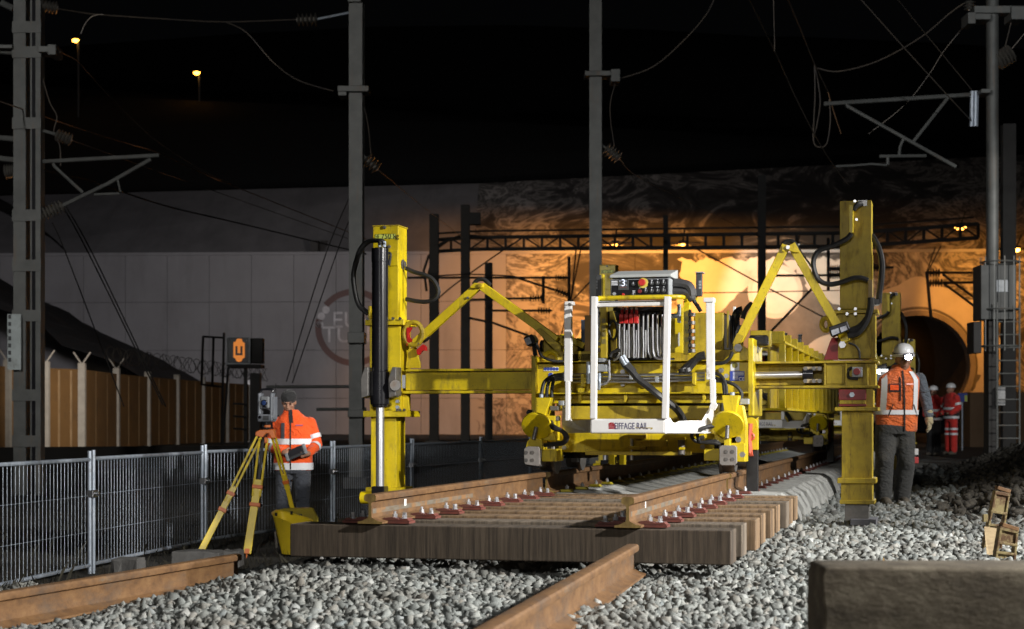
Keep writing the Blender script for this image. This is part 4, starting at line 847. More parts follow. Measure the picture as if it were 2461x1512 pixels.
# ---- articulated links
def link(pts, k, v, w=.075, d=.08, mat=YEL):
    (a, b2, c) = pts
    l1 = Bar('link_arm', k, *a, *b2, v, d, w, mat); l2 = Bar('link_arm', k, b2[0] + 12, b2[1] - 2, *c, v, d, w, mat); return l1, l2
l1, l2 = link([(996, 826), (1146, 690), (1338, 818)], 'D', .03, .062, .07)
Po('knuckle', 'A', [(1300, 712), (1340, 676), (1425, 682), (1425, 720), (1405, 728), (1300, 728)], -.03, -.004, YEL); Bo('A', [(1400, 703)], -.03, .018, YELWS, None, 'pin'); Ho('hose', 'A', [(1330, 690), (1370, 650), (1420, 640), (1460, 660), (1500, 700)], .03, .018)
Po('link_lower_sleeve', 'B', [(258, 790), (305, 768), (505, 940), (505, 1010), (470, 1010)], -.03, .1, YELWS); Bo('A', [(1280, 826), (790, 1275)], 0, .012, STL)  # lower link length in the darker yellow, standing for its shade
l3, l4 = link([(1772, 826), (1889, 590), (2034, 822)], 'D', -.03, .062, .07)
Po('knuckle', 'd', [(725, 510), (770, 505), (870, 545), (888, 580), (835, 575), (760, 548), (745, 575), (720, 565)], -.085, -.05, YEL); Bo('d', [(780, 530)], -.085, .018, STL, None, 'pin'); Bo('d', [(1300, 1460)], -.07, .03, STL, None, 'pin')
Ho('hose', 'd', [(730, 510), (745, 485), (780, 472), (820, 476), (850, 500), (870, 540)], 0, .02); Ho('hose', 'd', [(880, 540), (960, 650), (1020, 740)], 0, .008); Ho('hose', 'd', [(345, 1210), (380, 1120), (440, 1060)], .02, .02)
Bo('d', [(705, 683), (885, 695)], -.02, .014, DST)
# ---- right column
rt = Bx('column_tube', 'd', 1275, 80, 1578, 1120, 0, .254, YELWS)
Bx('top_notch', 'd', 1450, 78, 1535, 136, -.004, .1, BLK, rt, 0); Bo('d', [(1420, 90), (1433, 122), (1436, 265)], -.001, .012, STL, rt)
Bx('hose_guard', 'd', 1362, 123, 1403, 393, -.07, -.005, YEL, rt); Bx('hose_guard', 'd', 1545, 836, 1588, 1008, -.06, -.005, pm('worn_beige_guard', (.35, .24, .11), (.28, .2, .08), 5, .6), rt)
Bx('column_flange', 'd', 1222, 1120, 1640, 1162, -.05, .31, YELWS); Bo('d', [(1345, 1165), (1425, 1165), (1425, 1118), (1270, 1118)], -.05, .014, STL, None, 'flange_bolt')
Bx('column_sleeve', 'd', 1252, 1162, 1612, 1592, -.015, .28, YELWS); Bx('sleeve_rib', 'd', 1578, 1165, 1618, 1592, -.035, .0, YELWS)
Bx('beam_housing', 'E', 690, 172, 1078, 378, -.02, .30, YELWS); 
for y0, y1 in ((165, 190), (355, 378)): Bx('housing_flange', 'E', 138, y0, 1100, y1, -.06, .30, YELWS)
for x in (682, 845, 1006): Bx('housing_rib', 'E', x, 188, x + 14, 358, -.055, -.018, YELWS)
Bx('inner_panel', 'E', 700, 208, 840, 345, -.03, -.018, YELWS)
Bx('cross_beam', 'E', 138, 192, 690, 355, .06, .22, YELWS)
Cy('extension_rod', 'E', 140, 280, 545, 272, .0, .03, CHR); Cy('rod_end', 'E', 520, 270, 600, 270, .0, .05, BLK)
for y in (227, 322):
    h_ = Bx('guide_pad', 'E', 528, y - 15, 668, y + 15, -.03, .06, pm('tan_pad', (.42, .34, .2), (.36, .28, .16), 8, .6)); Bo('E', [(541, y), (606, y), (650, y)], -.03, .018, DST, h_)
s_ = Bx('button_box', 'E', 897, 215, 975, 292, -.075, -.02, GRY); Cy('push_button', 'E', 934, 250, 934, 251, -.08, .03, DRED)
p = LG('E', 934, 250, -.075); MB().cyl(p, p - Vector((0, .03, 0)), .028, 16).build('push_button', DRED, s_, .003, True)
Ho('hose', 'E', [(897, 215), (868, 240), (866, 280), (885, 300), (945, 305)], -.04, .012); Ho('hose', 'E', [(870, 30), (920, 50), (950, 90), (955, 150)], -.04, .009)
Po('red_gusset', 'E', [(742, -10), (790, -10), (790, 160), (680, 160), (725, 30)], -.03, .0, DRED)
rb = Bx('red_stop_box', 'E', 795, 385, 1005, 468, -.05, .0, DRED); Bx('red_lower_band', 'E', 795, 498, 1005, 516, -.05, .0, DRED); Bx('box_strip', 'E', 800, 468, 1000, 498, -.045, .0, YELWS); Bo('E', [(897, 427)], -.05, .022, GAL, rb)
Bx('column_sleeve', 'E', 805, 378, 1060, 522, -.02, .28, YELWS)
Bx('column_flange', 'E', 765, 521, 1098, 550, -.06, .33, YELWS)
Bx('column_foot_tube', 'E', 818, 552, 1052, 1068, 0, .26, YELWS); Bx('column_flange', 'E', 785, 1066, 1080, 1104, -.04, .31, YELWS); Bx('column_foot_tube', 'E', 812, 1104, 1052, 1236, -.012, .28, YELWS); Bx('column_flange', 'E', 802, 1234, 1070, 1262, -.03, .3, YELWS)
Bx('inner_leg', 'E', 842, 1262, 1024, 1390, .02, .24, DST); Bx('base_pad', 'E', 884, 1380, 1082, 1426, -.04, .34, pm('dark_grey_pad', (.12, .12, .14), (.09, .09, .1), 9, .8))
Ho('hose', 'd', [(1480, 110, -.02), (1440, 125, -.05), (1405, 175, -.05)], -.04, .022); Ho('hose', 'd', [(1385, 395), (1350, 440), (1280, 480), (1180, 525), (1080, 560), (1030, 630), (1025, 720), (1060, 820), (1120, 870), (1200, 882), (1300, 860), (1400, 825), (1480, 822), (1545, 845)], -.06, .021)
Ho('hose', 'd', [(1582, 420, .1), (1620, 480, .06), (1660, 580, .02), (1678, 700, .02), (1670, 850, .02), (1655, 960, .02), (1645, 1060, .02)], .05, .025)
Ho('hose', 'd', [(1585, 1010), (1575, 1090), (1540, 1200), (1460, 1290), (1360, 1330)], -.07, .026); Ho('hose', 'd', [(1570, 1010), (1565, 1110), (1520, 1250), (1440, 1350), (1350, 1370)], -.085, .026)
Bx('hose_clamp', 'd', 1602, 1020, 1655, 1078, -.03, .06, BLK); Bx('side_boss', 'd', 1578, 600, 1590, 1000, .05, .15, YELWS, None, .002)
# work lamp on the right arm
wl_ = Po('work_lamp', 'd', [(1168, 1290), (1345, 1232), (1375, 1310), (1200, 1388), (1185, 1370)], -.22, -.08, BLK, None, .008)
GLS = pm('lamp_lens', (.35, .36, .4), (.18, .19, .22), 60, .2)
Po('lens', 'd', [(1190, 1322), (1262, 1300), (1272, 1346), (1205, 1372)], -.226, -.219, GLS, wl_, 0); Po('lens', 'd', [(1275, 1296), (1335, 1276), (1348, 1318), (1288, 1342)], -.226, -.219, GLS, wl_, 0)
MB().tube([LG('d', 1150 + 40 * math.cos(a_) - 8, 1265 + 60 * math.sin(a_), .02) for a_ in [j * 2 * math.pi / 20 for j in range(21)]], .02, 8, False).build('lifting_eye', YELWS, GO, 0, True)
# ---- central body
Bx('body_plate', 'B', 222, 1100, 2365, 1500, -.10, -.06); 
Bx('body_top_flange', 'B', 260, 1080, 2330, 1102, -.16, .5); Bx('body_end_plate', 'B', 220, 1040, 262, 1640, -.2, .55); Bx('body_end_plate', 'C', 2318, -280, 2365, 470, -.2, .55)
Bx('body_lower_flange', 'C', 262, 240, 2320, 262, -.2, .5); Bx('body_lower_plate', 'C', 380, 262, 2040, 308, -.13, .4, YELWS)
Bx('body_core', 'C', 300, -170, 2300, 262, -.05, .5, YELWS)
for x in (690, 1130, 1455, 1890): Po('stiffener', 'C', [(x - 15, 262), (x + 15, 262), (x + 15, 305), (x, 340), (x - 15, 340)], -.17, -.128)
Bx('apron_plate', 'C', 520, 375, 1960, 505, -.28, -.25, YELWS); Bx('apron_shadow_box', 'C', 520, 380, 1960, 640, -.24, .4, YELWS)
Bx('gap_shade_panel', 'C', 520, 312, 1960, 374, .0, .3, BLK)  # black panel added to stand for the shaded gap under the body
bb = Bx('bogie_beam', 'C', 450, 640, 1990, 822, -.40, -.1); Bx('bogie_lower_flange', 'C', 740, 818, 1760, 850, -.46, -.1, YELWS); Bx('slide_plate', 'C', 1230, 705, 1530, 770, -.44, -.40, YELWS)
Bx('slide_plate', 'C', 1155, 640, 1330, 690, -.46, -.40, YELWS); Bx('slide_plate', 'C', 1155, 765, 1330, 800, -.46, -.40, YELWS); Cy('centre_pin', 'C', 1190, 690, 1190, 900, -.43, .014, STL); Cy('centre_pin', 'C', 1672, 690, 1672, 850, -.46, .03, DST)
Bx('pin_bracket', 'C', 1600, 680, 1700, 705, -.5, -.4); Bx('pin_bracket', 'C', 1645, 775, 1700, 800, -.5, -.4); Bo('C', [(540, 780), (1878, 680), (1878, 770)], -.40, .02, STL)
for x in (990, 1085): Bx('under_bracket', 'C', x - 15, 850, x + 35, 945, 1.2, 1.3)
# bogie corner units
def corner(k, x0, side):
    X = lambda x: x0 + (x if side > 0 else -x)
    # x measured outward to the right of the unit's inner edge in C-zoom pixels
    return X
Po('corner_hopper', 'C', [(240, 295), (405, 295), (400, 330), (350, 470), (265, 470)], -.62, -.45); Bx('corner_plate', 'C', 330, 470, 450, 710, -.60, -.40); Po('corner_strut', 'C', [(360, 480), (488, 470), (450, 640), (440, 720), (380, 720)], -.5, -.42)
Po('corner_hopper', 'C', [(2065, 272), (2225, 272), (2195, 470), (2090, 470)], -.62, -.45); Bx('corner_plate', 'C', 1990, 640, 2140, 735, -.55, -.40); Po('corner_strut', 'C', [(2195, 480), (2215, 365), (2260, 370), (2295, 560), (2295, 915), (2205, 915)], -.58, -.40)
for (cx_, cy_, ex, ey, bx, by) in ((272, 568, 270, 565, 240, 700), (2122, 553, 2120, 545, 2112, 690)):
    p = LG('C', cx_, cy_, -.66); R = Matrix.Rotation(math.radians(34), 3, 'X'); d = R @ Vector((0, 1, 0))
    MB().cyl(p - d * .014, p + d * .014, .127, 32).build('hand_disc', YEL, GO, .004, True); q = LG('C', bx, by, -.70); MB().cyl(p - d * .02, q, .017, 10).build('disc_spindle', DST, GO, 0, True)
Po('jack_bracket', 'C', [(180, 720), (220, 672), (300, 700), (325, 700), (325, 800), (160, 800)], -.68, -.5); Po('jack_bracket', 'C', [(2085, 690), (2140, 690), (2140, 760), (2085, 760)], -.68, -.5)
Bx('jack_body', 'C', 300, 795, 465, 912, -.62, -.36); Bx('jack_body', 'C', 1890, 790, 2040, 905, -.62, -.36); Bx('corner_skirt', 'C', 2140, 735, 2285, 915, -.60, -.40)
for pts in ([(180, 768), (285, 770), (300, 790), (298, 945), (285, 958), (165, 942), (148, 920), (150, 790)], [(2060, 758), (2185, 758), (2205, 775), (2205, 930), (2180, 950), (2062, 950), (2040, 930), (2040, 775)]):
    bpad = Po('buffer_pad', 'C', pts, -.75, -.70, pm('worn_steel_pad', (.22, .20, .185), (.3, .28, .26), 14, .6, .3)); x0, y0 = pts[0][0], pts[0][1]
    Bo('C', [(x0 + 46, y0 + 60), (x0 + 108, y0 + 60), (x0 + 46, y0 + 133), (x0 + 108, y0 + 133)] if x0 > 1000 else [(172, 826), (232, 826), (172, 900), (232, 900)], -.75, .016, DST, bpad, 'bolt_head', .006)
    c = LG('C', x0 + 50, y0 + 100, -.70); MB().span(c.x - .06, c.x + .06, -.70, -.45, c.z - .08, c.z + .08).build('buffer_block', DST, bpad, .005)
# wheels
for ur in (-.755, .755):
    for vv in (-.30, .75):
        o = MB().cyl((ur - .07, vv, .61), (ur + .06, vv, .61), .13, 28).cyl((ur - .07 if ur > 0 else ur + .04, vv, .61), (ur - .045 if ur > 0 else ur + .07, vv, .61), .155, 28).build('rail_wheel', DST, GO, .005, True)
        MB().span(ur - .11, ur + .11, vv - .10, vv + .10, .60, .80).build('axle_box', BLK, GO, .01)
Bx('bogie_side', 'C', 500, 822, 800, 880, .0, .3, BLK); Bx('hanging_block', 'C', 605, 850, 660, 920, .2, .3, GRY)
# dark rubber flap and orange hook at the right
Bx('rubber_flap', 'C', 2300, 780, 2415, 1200, -.1, -.06, RUB, None, .004)
hk = Po('hook_plate', 'C', [(2270, 580), (2310, 510), (2390, 500), (2415, 480), (2415, 800), (2300, 800)], -.12, -.08); p = LG('C', 2340, 555, -.13); MB().cyl(p, p + Vector((0, .02, 0)), .06, 20).build('hook_boss', YEL, hk, .003, True)
Ho('crane_hook', 'C', [(2335, 545, -.17), (2330, 620, -.17), (2325, 700, -.17), (2332, 780, -.17), (2335, 835, -.17), (2362, 835, -.17)], -.15, [.008, .022, .026, .024, .026, .012] and .024, ORG); MB().tube([LG('C', 2345 + 28 * math.cos(a_), 672 + 30 * math.sin(a_), -.17) for a_ in [j * 2 * math.pi / 16 for j in range(17)]], .012, 6, False).build('hook_latch', ORG, GO, 0, True)
Bo('C', [(2265, 845), (2225, 700)], -.58, .025, STL); Bo('C', [(2108, 1340 - 1300 + 45)], -.2, .02, STL)
# ---- white protective frame
wf = Bx('frame_tray', 'C', 790, 500, 1510, 640, -1.02, -.98, WHT, None, .012)
p = LG('C', 1185, 573, -1.0215); fitx(text('EIFFAGE RAIL', 'lettering', .074, FACE(p), NAVY, wf, .0007), LG('C', 1345, 573, -1.02).x - LG('C', 1024, 573, -1.02).x)
lg = wf
for i in range(4): 
    a = LG('C', 968, 548 + i * 13, -1.0205); MB().span(a.x, a.x + (.058 if i else .05), a.y - .001, a.y, a.z - .009, a.z).build('logo_bar', CRIM, lg)
MB().prism([(q.x, q.z) for q in [LG('C', x, y, -1.0205) for x, y in [(965, 548), (985, 535), (1018, 535), (1018, 560), (1010, 572), (1005, 545), (970, 552)]]], -1.0215, -1.0205).build('logo_roof', CRIM, lg)
Po('rust_scrape', 'C', [(1225, 583), (1395, 585), (1390, 600), (1370, 607), (1380, 592), (1225, 590)], -1.0212, -1.0204, YELWS, wf, 0)
Bx('frame_tray_floor', 'C', 795, 630, 1890, 642, -1.0, -.5, WHT)
q0 = [LG('C', 520, 375, -.52), LG('C', 602, 520, -.60), LG('C', 788, 505, -.985), LG('C', 788, 635, -.985), LG('C', 560, 640, -.55), LG('C', 515, 560, -.52)]
mb = MB(); mb.add([tuple(v) for v in q0] + [tuple(v + Vector((.012, .012, 0))) for v in q0], [(0, 1, 2, 3, 4, 5), (11, 10, 9, 8, 7, 6)] + [(i, (i + 1) % 6, 6 + (i + 1) % 6, 6 + i) for i in range(6)]); mb.build('tray_side', pm('shaded_dirty_white_paint', (.36, .34, .30), (.28, .27, .24), 6, .6, dirt=(.16, .12, .06), dscale=6), GO)  # white darkened to hold this side's shade, dirt patches on top
P2 = [(1510, 500), (1545, 490), (1570, 530), (1600, 545), (1650, 522), (1760, 517), (1870, 518), (1890, 640), (1510, 640)]
Q = [LG('C', x, y, -1.02 + (x - 1510) / 380 * .35) for x, y in P2]; mb = MB(); nq = len(Q); mb.add(Q + [v + Vector((.01, .03, 0)) for v in Q], [tuple(range(nq)), tuple(range(nq, 2 * nq))[::-1]] + [(i, (i + 1) % nq, nq + (i + 1) % nq, nq + i) for i in range(nq)]); mb.build('tray_side', WHT, GO)
P2 = [(1870, 518, -.67), (1945, 385, -.62), (2030, 350, -.5), (2010, 560, -.5), (1890, 640, -.66)]
Q = [LG('C', *p_) for p_ in P2]; mb = MB(); nq = 5; mb.add(Q + [v + Vector((.012, .02, 0)) for v in Q], [tuple(range(nq)), tuple(range(nq, 2 * nq))[::-1]] + [(i, (i + 1) % nq, nq + (i + 1) % nq, nq + i) for i in range(nq)]); mb.build('tray_side', WHT, GO)
Po('post_foot', 'C', [(1940, 385), (1960, 342), (1998, 338), (2022, 372), (1990, 420), (1960, 405)], -.70, -.66, WHT)
def post(k0, x0, y0, k1, x1, y1, v, w, d=.07, name='frame_post'):
    a = LG(k0, x0, y0, v); c = LG(k1, x1, y1, v); return MB().bar(a, c, d, w, (1, 0, 0)).build(name, WHT, GO, .006)
post('B', 578, 520, 'B', 578, 1290, -.55, .058); post('B', 575, 1285, 'C', 575, 520, -.56, .036)
post('B', 832, 466, 'C', 822, 500, -1.0, .046, .07); post('B', 1540, 466, 'C', 1516, 500, -1.0, .046, .09); post('B', 1950, 480, 'B', 1955, 1270, -.62, .062); post('B', 1975, 1265, 'C', 1980, 350, -.63, .042)
Bx('post_cap', 'B', 540, 510, 620, 546, -.60, -.5, WHT); Bx('post_cap', 'B', 1885, 474, 1985, 520, -.67, -.56, WHT); Bo('B', [(592, 545), (1937, 495)], -.62, .014, DST)
Bx('frame_crossbar', 'B', 842, 516, 1530, 564, -1.02, -.97, WHT); Bx('frame_grating', 'B', 860, 500, 1530, 516, -.97, -.70, GRY, None, 0)
# ---- control console
cs = Bx('console_case', 'B', 985, 285, 1560, 466, -.72, -.42, GRY, None, .006); 
mb = MB(); a = LG('B', 980, 284, -.75); c = LG('B', 1572, 284, -.75); mb.prism([(-.75, a.z), (-.75, a.z + .022), (-.38, a.z + .085), (-.38, a.z)], a.x, c.x, 'x'); mb.build('console_lid', pm('pale_lid', (.42, .44, .44), (.36, .38, .38), 6, .5), cs, .004)
Bx('console_face', 'B', 996, 294, 1542, 462, -.728, -.7205, BLK, cs, .003)
sc_ = Bx('display', 'B', 1060, 298, 1160, 404, -.734, -.7285, DGRY, cs, .002)
p = LG('B', 1110, 335, -.7346); text('3', 'display_digit', .08, FACE(p), em('display_white', (.8, .85, 1), 1.6), sc_, .0005)
for x, y, w in ((1078, 315, 16), (1134, 315, 18), (1080, 355, 12), (1140, 355, 12)): Bx('display_text', 'B', x - w / 2, y - 6, x + w / 2, y + 6, -.7348, -.7341, em('display_dim', (.6, .65, .8), .5), sc_, 0)
for x in (1085, 1100, 1116, 1135): Bx('display_icon', 'B', x - 3, 371, x + 3, 377, -.7348, -.7341, em('display_red', (.8, .1, .08), .5), sc_, 0)
def dial(x, y, r, mat, L=.02, mk=True, name='knob'):
    p = LG('B', x, y, -.729); o = MB().cyl(p, p - Vector((0, L, 0)), r, 16).build(name, mat, cs, .002, True)
    if mk: MB().span(p.x - .002, p.x + .002, p.y - L - .001, p.y - L, p.z - r * .1, p.z + r).build('knob_mark', WPAP, o)
dial(1302, 335, .042, pm('estop_yellow', (.6, .5, .08), None), .008, False, 'stop_ring'); dial(1296, 330, .028, RED, .04, False, 'stop_button')
for x, y in ((1210, 345), (1388, 338), (1444, 335), (1502, 335), (1330, 412), (1388, 412), (1446, 410), (1502, 408), (1210, 445)): dial(x, y, .016, DGRY)
dial(1272, 415, .016, DRED, .02, False, 'push_button'); dial(1112, 447, .012, RED, .02, False, 'push_button'); dial(1024, 440, .014, GRY, .02, False, 'socket'); dial(1150, 390, .005, em('led_green', (.1, 1, .1), 2), .004, False, 'indicator')
for x, y, w in ((1386, 308, 16), (1444, 300, 12), (1500, 306, 14), (1272, 382, 16), (1328, 384, 20), (1386, 378, 12), (1442, 372, 22), (1502, 372, 10), (1212, 412, 26), (1215, 425, 22)): Bx('symbol', 'B', x - w / 2, y - 4, x + w / 2, y + 4, -.7294, -.7282, WPAP, cs, 0)
p = LG('B', 1025, 342, -.729); lgm = MB()
for j in range(3): lgm.span(p.x - .026, p.x + .026, -.7296, -.7284, p.z + .016 - j * .014, p.z + .024 - j * .014)
lgm.build('maker_emblem', WPAP, cs)
Ho('yellow_rail', 'B', [(862, 500, -.95), (866, 484, -.85), (900, 480, -.76), (1100, 476, -.76), (1400, 470, -.76), (1640, 468, -.70), (1705, 478, -.5), (1720, 510, -.3)], -.7, .018, YEL)
for y, r_ in ((340, .038), (418, .030)): Ho('cable_boot', 'B', [(1562, y), (1620, y - 4), (1690, y + 4), (1740, y + 22), (1770, y + 70), (1775, y + 120 if y < 400 else y + 40)], -.55, r_, pm('grey_rubber_boot', (.05, .05, .052), (.035, .035, .037), 20, .5))
Ho('cable', 'B', [(1775, 440), (1790, 500), (1830, 560), (1860, 610)], -.5, .016)
for (xa, xb) in ((845, 895), (1812, 1868)):
    f_ = Bx('flat_lamp', 'B', xa, 230 if xa > 1000 else 255, xb, 462, -.4, -.34, DGRY); 
    for y in (322, 350, 380): Bx('lamp_cell', 'B', xa + (28 if xa > 1000 else 2), y - 11, xa + (52 if xa > 1000 else 16), y + 11, -.405, -.399, GRY, f_, 0)
Bx('lamp_bracket', 'B', 1806, 224, 1880, 236, -.42, -.3, GRY, None, .002); Bx('lamp_mount', 'B', 893, 250, 918, 460, -.38, -.32, YEL, None, .003); Bx('lamp_mount', 'B', 1808, 450, 1822, 520, -.38, -.34, YEL, None, .003)
# ---- hydraulic levers and pipes under the console
for i, x in enumerate((1090, 1136, 1182, 1228)):
    h_ = Bx('red_lever_guard', 'B', x - 20, 632, x + 19, 724, -.60, -.53, RED, None, .004); Bx('lever_clevis', 'B', x - 5, 575, x + 19, 634, -.58, -.55, RED, h_, .003); Bo('B', [(x + 10, 583)], -.58, .010, STL, h_)
for i in range(10):
    x = 1072 + i * 46; top = 730 if i < 4 else 640; 
    Ho('hydraulic_pipe', 'B', [(x, top), (x, 850), (x + 2, 960), (x + (0 if i < 6 else 8), 1010), (x + (-20 if i == 0 else 0 if i < 6 else 34), 1060)] + ([(x - 60, 1082)] if i == 0 else [(x + 120, 1072)] if i > 6 else []), -.35 - .02 * (i % 2), .0105, STL)
for i in range(9):
    x = 1096 + i * 46; Ho('hydraulic_pipe', 'B', [(x, 760 + 30 * (i % 2)), (x, 850), (x, 990), (x - 3, 1055)], -.30, .009, STL)
    Cy('pipe_union', 'B', x - 24 + 2 * i, 600, x - 24 + 2 * i, 640 if i > 3 else 610, -.36, .018, BLK)
Bx('valve_block', 'B', 1010, 560, 1500, 606, -.42, -.2, BLK); Bx('valve_backing', 'B', 960, 600, 1520, 1085, -.12, -.08, BLK)
Po('yellow_back_panel', 'B', [(1560, 660), (1690, 560), (1690, 1010), (1440, 1010), (1450, 880), (1560, 800)], -.2, -.16, YEL); Po('yellow_back_panel', 'B', [(975, 600), (1010, 600), (1040, 700), (1045, 960), (990, 1000)], -.16, -.13, YELWS)
Bx('support_post', 'B', 888, 560, 948, 1060, -.30, -.24, YELWS); Bx('support_post', 'B', 1690, 505, 1752, 1025, -.36, -.3, YEL); 
for y in (680, 750, 800, 880): Bx('post_label', 'B', 1702, y - 22, 1740, y + 22, -.365, -.359, pm('dim_label', (.4, .36, .06), (.2, .18, .03), 40), None, 0)
for y in (700, 770, 830, 900): Bx('post_label', 'B', 900, y - 22, 938, y + 22, -.305, -.299, pm('dim_label2', (.25, .2, .06), (.12, .1, .03), 40), None, 0)
Cy('fan_hub', 'B', 1648, 880, 1649, 880, -.24, .06, GRY); MB().tube([LG('B', 1010 + 40 * math.cos(a_), 790 + 90 * math.sin(a_), -.2) for a_ in [j * 2 * math.pi / 20 for j in range(21)]], .012, 6).build('cable_loop', RUB, GO, 0, True)
Bx('black_post', 'B', 1742, 590, 1762, 1010, -.4, -.34, BLK)
for y in (640, 720, 800, 870, 940, 990): Cy('valve_fitting', 'B', 1772, y - 18, 1772, y + 18, -.42, .03, DST)
Cy('gauge_pipe', 'B', 1650, 540, 1650, 720, -.4, .016, GAL); Cy('gauge_pipe', 'B', 1570, 652, 1660, 652, -.4, .02, GAL)
for i in range(3): Ho('brake_pipe', 'B', [(620, 1220 + i * 34), (900, 1222 + i * 34), (1300, 1224 + i * 32), (1900, 1206 + i * 32)], -.17, .0125, STL)
for x, y in ((1182, 1238), (1432, 1268)): Bx('pipe_clamp', 'B', x - 17, y - 30, x + 17, y + 30, -.20, -.15, GRY)
for x, y0, y1 in ((1790, 1200, 1320), (712, 1215, 1340)): Bx('yellow_valve', 'B', x - 16, y0, x + 20, y1, -.24, -.18, YEL)
Bx('manifold', 'B', 860, 1060, 925, 1100, -.3, -.18, GRY); Bx('manifold', 'B', 862, 1118, 945, 1190, -.3, -.18, GRY); Ho('hydraulic_pipe', 'B', [(972, 1080), (975, 1200), (960, 1290), (900, 1320), (850, 1310)], -.24, .013, STL); Cy('manifold_pipe', 'B', 772, 1095, 772, 1310, -.25, .018, GAL); Cy('manifold_pipe', 'B', 878, 1200, 870, 1370, -.26, .016, GAL)
Ho('hose', 'B', [(1100, 1070, -.5), (1130, 1130, -.5), (1200, 1200, -.5), (1260, 1270, -.5), (1340, 1330, -.5), (1440, 1410, -.5), (1560, 1500, -.45), (1640, 1570, -.4), (1690, 1660, -.35), (1700, 1740, -.3)], -.45, .030); Ho('hose', 'B', [(1120, 1060, -.5), (1160, 1120, -.5), (1220, 1190, -.5)], -.45, .02); Cy('hose_fitting', 'B', 1085, 1045, 1130, 1130, -.52, .02, GAL); Cy('hose_fitting', 'B', 1105, 1035, 1150, 1110, -.52, .018, GAL)
Ho('hose', 'B', [(985, 1050), (1000, 1010), (1040, 990), (1085, 985)], -.45, .014)
for o_ in (0, 40): Ho('hose', 'B', [(1680 + o_, 1190), (1760 + o_ * .6, 1110), (1840, 1060 - o_ * .4), (1900, 1040 - o_ * .3)], -.25, .03); Cy('hose_end', 'B', 1680 + o_, 1160, 1690 + o_, 1200, -.27, .038, RUB)
Ho('hose', 'B', [(2165, 1000), (2140, 1060), (2080, 1105), (2000, 1115)], -.22, .016)
for i in range(3): Ho('hose', 'C', [(540, 70 + i * 22, -.3), (430, 85 + i * 18, -.35), (350 + i * 40, 140, -.45), (322 + i * 48, 230, -.5), (320 + i * 50, 295, -.52)], -.4, .015)
for i in range(2): Ho('hose', 'C', [(2000, 62 + i * 40, -.4), (2060, 90 + i * 40, -.42), (2100 - i * 20, 170, -.45), (2110 - i * 20, 270, -.5)], -.4, .015)
Ho('hose', 'C', [(2000, 130, -.4), (2120, 145, -.42), (2210, 190, -.42), (2255, 260, -.42), (2235, 330, -.45)], -.4, .015)
for i in range(2): Ho('hose', 'C', [(400 + i * 14, 530, -.62), (430, 590 - i * 20, -.7), (520, 620, -.7), (570 - i * 20, 680, -.7), (530, 735 - i * 10, -.68), (440, 750 - i * 8, -.66), (345, 755, -.64)], -.6, .017)
for i in range(2): Ho('hose', 'C', [(2010, 555 + i * 12, -.64), (1880 - i * -10, 590, -.7), (1780 + i * 50, 640, -.72), (1790 + i * 50, 700, -.72), (1860, 725, -.7), (1995, 735 - i * 20, -.68), (2045, 745, -.66)], -.6, .015)
for x, y in ((300, 280), (2150, 262)): Cy('hose_fitting', 'C', x + 15, y - 20, x + 15, y + 25, -.52, .02, GAL)
for y in (400, 500): Bx('spring_block', 'C', 400, y - 25, 480, y + 20, -.58, -.5, DST)
Bx('terminal_box', 'C', 2240, 305, 2320, 360, -.5, -.4, GRY); Bx('terminal_box', 'C', 480, 325, 530, 370, -.3, -.25, GRY); Bo('B', [(1108, 1195), (2060, 1180), (1108, 1312), (2245, 965)], -.11, .022, STL); Bo('C', [(215, 440)], -.2, .03, BLK, None, 'pin', .05)
# stickers
s1 = Bx('safety_sticker', 'B', 340, 1148, 482, 1186, -.106, -.1005, WPAP, None, 0)
for i in range(5): p = LG('B', 356 + i * 28, 1166, -.1065); MB().cyl(p, p - Vector((0, .001, 0)), .014, 14).build('safety_symbol', BLUE, s1)
s2 = Bx('round_sticker', 'B', 386, 1204, 428, 1246, -.106, -.1005, WPAP, None, 0); p = LG('B', 407, 1225, -.1065); MB().cyl(p, p - Vector((0, .001, 0)), .02, 16).build('safety_symbol', BLUE, s2)
s3 = Bx('data_sticker', 'B', 2148, 1102, 2232, 1182, -.106, -.1005, WPAP, None, 0); p = LG('B', 2190, 1130, -.1065); MB().cyl(p, p - Vector((0, .001, 0)), .024, 16).build('round_print', pm('olive_print', (.12, .12, .02), (.4, .34, .05), 60), s3)
s4 = Bx('data_sticker', 'B', 2142, 1186, 2282, 1282, -.106, -.1005, BLUE, None, 0)
for i in range(6): Bx('print_line', 'B', 2170, 1194 + i * 13, 2220 if i > 2 else 2275, 1201 + i * 13, -.1075, -.1062, WPAP, s4, 0)
p = LG('B', 2254, 1264, -.1065); text('CE', 'lettering', .04, FACE(p), WPAP, s4, .0005)
# ---- machinery on the deck
eb = Bx('engine_cover', 'B', 1792, 618, 2082, 1000, .05, .5, YELWS, None, .01); Bx('engine_side_grille', 'B', 2082, 640, 2140, 980, .07, .4, DST); Bx('engine_side_grille', 'B', 2110, 600, 2128, 960, .05, .1, YELWS)
for j in range(4):
    for i in range(3): Cy('grille_lamp', 'B', 2090 + i * 14, 900 + j * 22, 2091 + i * 14, 900 + j * 22, .045, .006, COPW) if i == 1 else None
Ho('exhaust_pipe', 'B', [(2205, 980), (2200, 800), (2195, 700), (2205, 640), (2230, 608), (2262, 600)], .15, .036, BLK); Bx('exhaust_box', 'B', 2160, 740, 2255, 990, .12, .25, BLK, None, .012)
Bx('white_strip', 'B', 2170, 562, 2196, 710, .4, .43, WHT); Bx('battery_box', 'B', 735, 645, 800, 1005, .0, .3, pm('brown_panel', (.26, .15, .03), (.2, .11, .02), 5, .6)); Bx('blue_box', 'B', 700, 690, 738, 1010, .3, .5, pm('blue_grey_box', (.12, .16, .25), None))
